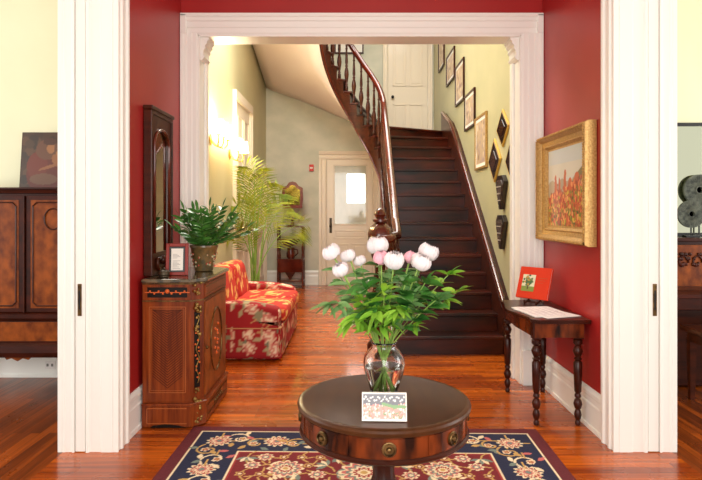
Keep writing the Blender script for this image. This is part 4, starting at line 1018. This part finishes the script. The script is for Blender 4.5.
# ------------------------------------------------------------------ pictures beside the stair
def wx(px): return HR*560/(px-351)
def stair_pic(pa, ya0, yb0, pb, ya1, yb1, label, name='framed_print', fm=M_mahog):
    Da, Db = wx(pa), wx(pb); zt = (P(pa, ya0, Da)[2]+P(pb, ya1, Db)[2])/2; zb = (P(pa, yb0, Da)[2]+P(pb, yb1, Db)[2])/2
    y0, y1 = min(Da, Db), max(Da, Db); t = thing(name, label, 'picture', (HR, (y0+y1)/2, zb), 0, 'framed prints climbing beside the stair')
    h = zt-zb; a = (y1-y0)/2; q = .03
    b = MB().box(-.03, -.002, -a, -a+q, 0, h); b.box(-.03, -.002, a-q, a, 0, h); b.box(-.03, -.002, -a+q, a-q, 0, q); b.box(-.03, -.002, -a+q, a-q, h-q, h); b.build('frame', fm, t, bevel=.003)
    MB().box(-.016, -.004, -a+q*.8, a-q*.8, q*.8, h-q*.8).build('mat_board', M_paper, t)
    W_, H_ = 2*a-4.6*q, h-5*q
    c = Canvas(W_, H_, .02, (196, 170, 140))
    for k in range(40): c.disk(r3.random()*W_, r3.random()*H_, .03, r3.choice([(206, 180, 150), (150, 120, 100), (224, 206, 180), (176, 150, 150)]))
    c.obj('print', PRINT, lambda x, y: (-.018, W_/2-x, y+2.5*q), t)
PRINT = attr_mat('old_print', .5)
stair_pic(439.5, 38, 70, 445, 28, 68, 'framed print highest on the stair wall, cut off by the opening head')
stair_pic(447.5, 56, 81, 455.5, 48, 84, 'framed print second from the top along the stair wall')
stair_pic(456.5, 66, 103, 465, 59, 104, 'framed print third from the top along the stair wall')
stair_pic(466, 96, 129, 476, 88, 128, 'framed print fourth from the top along the stair wall')
stair_pic(476.5, 118, 169, 488, 112, 169, 'largest and lowest rectangular framed print on the stair wall', fm=M_gold)
def diamond(px, py, hw_px, hh_px, label):
    D = wx(px); z = P(px, py, D)[2]; hy = (wx(px-hw_px)-wx(px+hw_px))/2; hz = hh_px*D/560
    t = thing('diamond_mirror', label, 'mirror', (HR, D, z), 0, 'diamond mirrors beside the stair')
    def dm(s): return [(0, hz*s), (hy*s, 0), (0, -hz*s), (-hy*s, 0)]
    MB().prism(dm(1), 'x', -.022, -.002).build('gilt_edge', M_goldp, t, bevel=.003)
    MB().prism(dm(.84), 'x', -.026, -.022).build('glass', mat('dark_bevelled_glass', (40, 26, 20), .08, coat=1), t)
    MB().prism(dm(.45), 'x', -.03, -.026).build('inner_facet', mat('dark_bevelled_glass2', (70, 44, 28), .08, coat=1), t)
diamond(504, 128, 6.2, 19, 'gilt-edged diamond mirror uppermost of the three beside the stair')
diamond(495.7, 160.5, 6.2, 22, 'gilt-edged diamond mirror lower left of the three beside the stair')
diamond(513, 160, 6.2, 22, 'gilt-edged diamond mirror lower right, half hidden by the white casing')
def coffin(px, py, label):
    D = wx(px); z = P(px, py, D)[2]; s = D/560
    t = thing('faceted_wall_vase', label, 'ornament', (HR, D, z), 0, 'dark faceted wall ornaments beside the stair')
    hy = (wx(px-4.2)-wx(px+4.2))/2; H_ = 17*s
    pl_ = lambda k: [(-hy*.55*k, H_*k), (hy*.55*k, H_*k), (hy*k, H_*.62*k), (hy*.2*k, -H_*k), (-hy*.2*k, -H_*k), (-hy*k, H_*.62*k)]
    MB().prism(pl_(1), 'x', -.05, -.002).build('case', mat('dark_carved_wood', (40, 28, 24), .3, coat=.5), t, bevel=.004)
    MB().prism(pl_(.72), 'x', -.06, -.05).build('inner_glass', mat('smoky_glass', (90, 76, 66), .1, coat=1), t)
    b = MB()
    for q in (-.5, -.1, .3): b.box(-.064, -.06, -hy*.5, hy*.5, H_*q, H_*q+.012)
    b.build('cross_bar', M_paper if False else mat('pale_inlay', (170, 160, 150), .4), t)
coffin(504, 192.5, 'upper of two dark tapered faceted ornaments below the diamond mirrors')
coffin(504, 232, 'lower of two dark tapered faceted ornaments below the diamond mirrors')
t = thing('landing_picture', 'white framed picture seen through the upper balusters on the back wall', 'picture', (bx(349), YB, bz(54)))
MB().box(-.3, .3, -.03, 0, 0, .5).build('frame', M_mahog, t, bevel=.004); MB().box(-.27, .27, -.034, -.03, .03, .47).build('picture_sheet', M_paper, t)
# ------------------------------------------------------------------ left parlour
YF = 4.55
def lx(p): return (p-351)*YF/560
def lz(y): return 1.5+(212-y)*YF/560
t = thing('sideboard', 'tall dark burl wood cabinet with panelled doors along the left parlour wall', 'cabinet', (-2.66, 4.8, 0)); o_ = t.location
sx0, sx1 = -3.35, -1.98; zt, zb = lz(187.5), lz(357)
MB().box(sx0, sx1, YF+.02, 5.03, zb+.06, zt-.03).build('carcass', M_mahog, t, off=o_)
MB().prism([(YF-.035, zt), (YF-.035, zt-.015), (YF-.02, zt-.022), (YF-.01, zt-.045), (YF+.02, zt-.05), (5.05, zt-.05), (5.05, zt)], 'x', sx0-.03, sx1+.03).build('cornice', M_mahog, t, off=o_)
b = MB().prism([(YF+.01, lz(312)), (YF-.02, lz(314)), (YF-.02, lz(318)), (YF+.0, lz(321)), (YF+.0, lz(342)), (YF-.03, lz(345)), (YF-.035, lz(352)), (YF-.02, lz(357)), (5.03, lz(357)), (5.03, lz(312))], 'x', sx0-.01, sx1+.01)
b.build('base_moulding', M_mahog, t, off=o_)
MB().box(lx(-20), lx(60), YF-.006, YF+.002, lz(341), lz(322)).build('base_panel', M_burl, t, off=o_)
for x0, x1 in ((lx(24.5)-.60, lx(24.5)-.003), (lx(26)+.003, lx(26)+.6)):
    d = MB().box(x0, x1, YF-.005, YF+.018, lz(312), lz(196)).build('door', M_mahog, t, bevel=.003, off=o_)
    a0, a1, e0, e1 = x0+.04, x1-.04, lz(308), lz(200)
    MB().box(a0, a1, YF-.009, YF-.004, e0, e1).build('burl_panel', M_burl, d, off=o_)
    b = MB(); r_ = .05
    pth = [(a0+r_, YF-.013, e0+.02), (a1-r_, YF-.013, e0+.02), (a1-.02, YF-.013, e0+r_), (a1-.02, YF-.013, e1-r_), (a1-r_, YF-.013, e1-.02), (a0+r_, YF-.013, e1-.02), (a0+.02, YF-.013, e1-r_), (a0+.02, YF-.013, e0+r_), (a0+r_, YF-.013, e0+.02)]
    b.tube(pth, .006, 6); b.build('panel_bead', M_dark, d, off=o_)
cx = lx(54); b = MB().tube([(cx+.07*cos(k*pi/12), YF-.016, lz(219)+.085*sin(k*pi/12)) for k in range(25)], .006, 6); b.build('carved_ring', M_dark, t, off=o_)
b = MB().box(lx(24.2), lx(25.6), YF-.02, YF-.004, lz(312), lz(196)); b.build('centre_bead', M_dark, t, off=o_)
for x in (sx0+.05, sx1-.05):
    for y in (YF+.06, 4.98): MB().lathe([(.02, 0), (.035, .04), (.025, .1), (.04, .2), (.03, .28), (.045, zb+.01)], (x, y, 0), 12).build('leg', M_mahog, t, smooth=True, off=o_)
b = MB().prism([(lx(2), lz(357)), (lx(30), lz(357)), (lx(27), lz(360.5)), (lx(21), lz(359)), (lx(16), lz(362)), (lx(10), lz(359)), (lx(5), lz(360.5))], 'y', YF+.02, YF+.04); b.build('carved_apron', M_burl, t, off=o_)
# icon painting
t = thing('madonna_panel_painting', 'dark panel painting of a mother in red holding a child, leaning on the parlour cabinet', 'painting', (P(41, 188, 4.8)[0], 4.86, zt+.001))
wI, hI = .42, .49
c = Canvas(wI, hI, .0075, (66, 44, 30))
for k in range(80): c.disk(r3.random()*wI, r3.random()*hI, .04, r3.choice([(60, 40, 28), (84, 58, 38), (70, 50, 34), (52, 38, 28)]))
c.disk(.2, .12, .15, (92, 36, 22), ry=.16); c.disk(.14, .2, .09, (104, 42, 26), ry=.12); c.disk(.22, .34, .1, (98, 62, 42), ry=.09); c.disk(.25, .35, .034, (150, 100, 60), ry=.046)
c.disk(.24, .41, .06, (70, 40, 28), ry=.03); c.disk(.30, .25, .035, (140, 88, 52), ry=.05, ang=.4); c.disk(.32, .31, .024, (152, 104, 64)); c.disk(.25, .19, .1, (136, 86, 52), ry=.014, ang=.3); c.disk(.2, .08, .12, (104, 70, 50), ry=.05)
A = Matrix.Rotation(-.1, 4, 'X')
c.obj('painted_panel', attr_mat('old_oil_paint', .4, coat=.4), lambda x, y: tuple(A @ Vector((x-wI/2, -.013, y+.004))), t)
MB().box(-wI/2-.006, wI/2+.006, -.012, .008, 0, hI+.008).xf(A).build('board', M_dark, t)
# wall outlet
t = thing('wall_outlet', 'white outlet plate on the left parlour baseboard', 'outlet', (P(50, 365, 5.07)[0], 5.076, 1.5-153*5.07/560))
MB().box(-.045, .045, -.008, 0, -.035, .035).build('plate', M_paper, t, bevel=.002); MB().box(-.03, -.012, -.010, -.008, -.012, .012).build('socket', mat('socket_grey', (130, 126, 120), .5), t); MB().box(.012, .03, -.010, -.008, -.012, .012).build('socket', MATS['socket_grey'], t)
# ------------------------------------------------------------------ right parlour: piano, bench, mirror, discs
t = thing('upright_piano', 'brown upright piano with carved front along the right parlour wall', 'piano', (3.2, 4.85, 0)); o_ = t.location
px0, px1 = 2.5, 3.95; zt = 1.5-26*4.75/560
MB().box(px0, px1, 4.78, 5.05, .02, zt-.03).build('case', M_mahog, t, off=o_)
MB().box(px0-.03, px1+.03, 4.74, 5.06, zt-.03, zt).build('lid', M_mahog, t, bevel=.006, off=o_)
MB().box(px0+.06, px1-.06, 4.765, 4.782, .86, zt-.06).build('upper_panel', M_burl, t, bevel=.004, off=o_)
b = MB()
for k in range(26): b.ball((2.74+.07*cos(k*1.3)+k*.008, 4.762, 1.1+.05*sin(k*2.1)), .016, 8)
for s in range(3): b.tube([(2.7+.05*cos(q*.6)*(1-q/14)+s*.12, 4.76, 1.07+.07*sin(q*.6)*(1-q/14)) for q in range(12)], .009, 6)
b.build('carved_scrollwork', M_mahog, t, smooth=True, off=o_)
MB().box(px0, px1, 4.56, 4.8, .70, .80).build('key_bed', M_mahog, t, bevel=.006, off=o_)
b = MB().prism([(4.54, .80), (4.54, .83), (4.6, .86), (4.78, .87), (4.78, .80)], 'x', px0+.02, px1-.02); b.build('fallboard', M_mahog, t, off=o_)
for x in (px0+.05, px1-.05): MB().lathe([(.03, 0), (.045, .08), (.03, .14), (.045, .4), (.03, .6), (.05, .70)], (x, 4.62, 0), 14).build('leg', M_mahog, t, smooth=True, off=o_)
MB().box(px0+.05, px1-.05, 4.775, 4.785, .08, .66).build('lower_panel', M_dark, t, off=o_)
t = thing('piano_bench', 'dark wooden bench in front of the upright piano', 'bench', (3.05, 4.33, 0)); o_ = t.location
MB().box(2.66, 3.42, 4.12, 4.54, .55, .59).build('seat', M_dark, t, bevel=.006, off=o_); MB().box(2.70, 3.38, 4.16, 4.50, .47, .55).build('apron', M_dark, t, off=o_)
for x in (2.73, 3.35):
    for y in (4.19, 4.49):
        b = MB(); b.add([(x+s1*w_, y+s2*w_, z) for z, w_ in ((.0, .018), (.5, .027)) for s1, s2 in ((-1, -1), (1, -1), (1, 1), (-1, 1))], [(3, 2, 1, 0), (4, 5, 6, 7), (0, 1, 5, 4), (1, 2, 6, 5), (2, 3, 7, 6), (3, 0, 4, 7)]); b.build('leg', M_dark, t, off=o_)
t = thing('framed_wall_mirror', 'large black framed mirror above the upright piano', 'mirror', (3.2, 5.1, zt+.004)); h = 1.5+90*5.08/560-zt-.012
b = MB().box(-.6, -.572, -.03, -.003, 0, h); b.box(.572, .6, -.03, -.003, 0, h); b.box(-.572, .572, -.03, -.003, 0, .028); b.box(-.572, .572, -.03, -.003, h-.03, h); b.build('frame', M_black, t)
MB().box(-.575, .575, -.016, -.008, .02, h-.02).build('mirror_glass', mat('parlour_mirror_glass', (214, 216, 190), .03, metal=1), t)
def disc(px, py, D, r, lab):
    c0 = P(px, py, D); t = thing('stone_disc', lab, 'sculpture', (c0[0], D, zt), 0, 'stone discs on the piano'); zc = c0[2]-zt
    b = MB().box(-.06, .06, -.03, .03, 0, .02); b.tube([(0, 0, .02), (0, 0, zc-r*.8)], .007, 6); b.build('stand', M_black, t)
    b = MB().lathe([(.2*r, -.012), (r, -.012), (r, .012), (.2*r, .012), (.2*r, -.012)], (0, 0, 0), 40)
    for k in range(36):
        a = k*pi/18; b.tube([(.26*r*cos(a), .26*r*sin(a), .013), (.96*r*cos(a), .96*r*sin(a), .013)], .003, 4)
    b.tube([(.24*r*cos(k*pi/12), .24*r*sin(k*pi/12), .012) for k in range(25)], .006, 5)
    b.xf(Matrix.Translation((0, 0, zc)) @ Matrix.Rotation(pi/2, 4, 'X')); b.build('disc', M_stone, t)
disc(691, 214, 4.88, .12, 'front stone disc with a hole, lower of the two on the piano')
disc(699, 190, 5.045, .14, 'rear stone disc, standing higher behind the other on the piano')
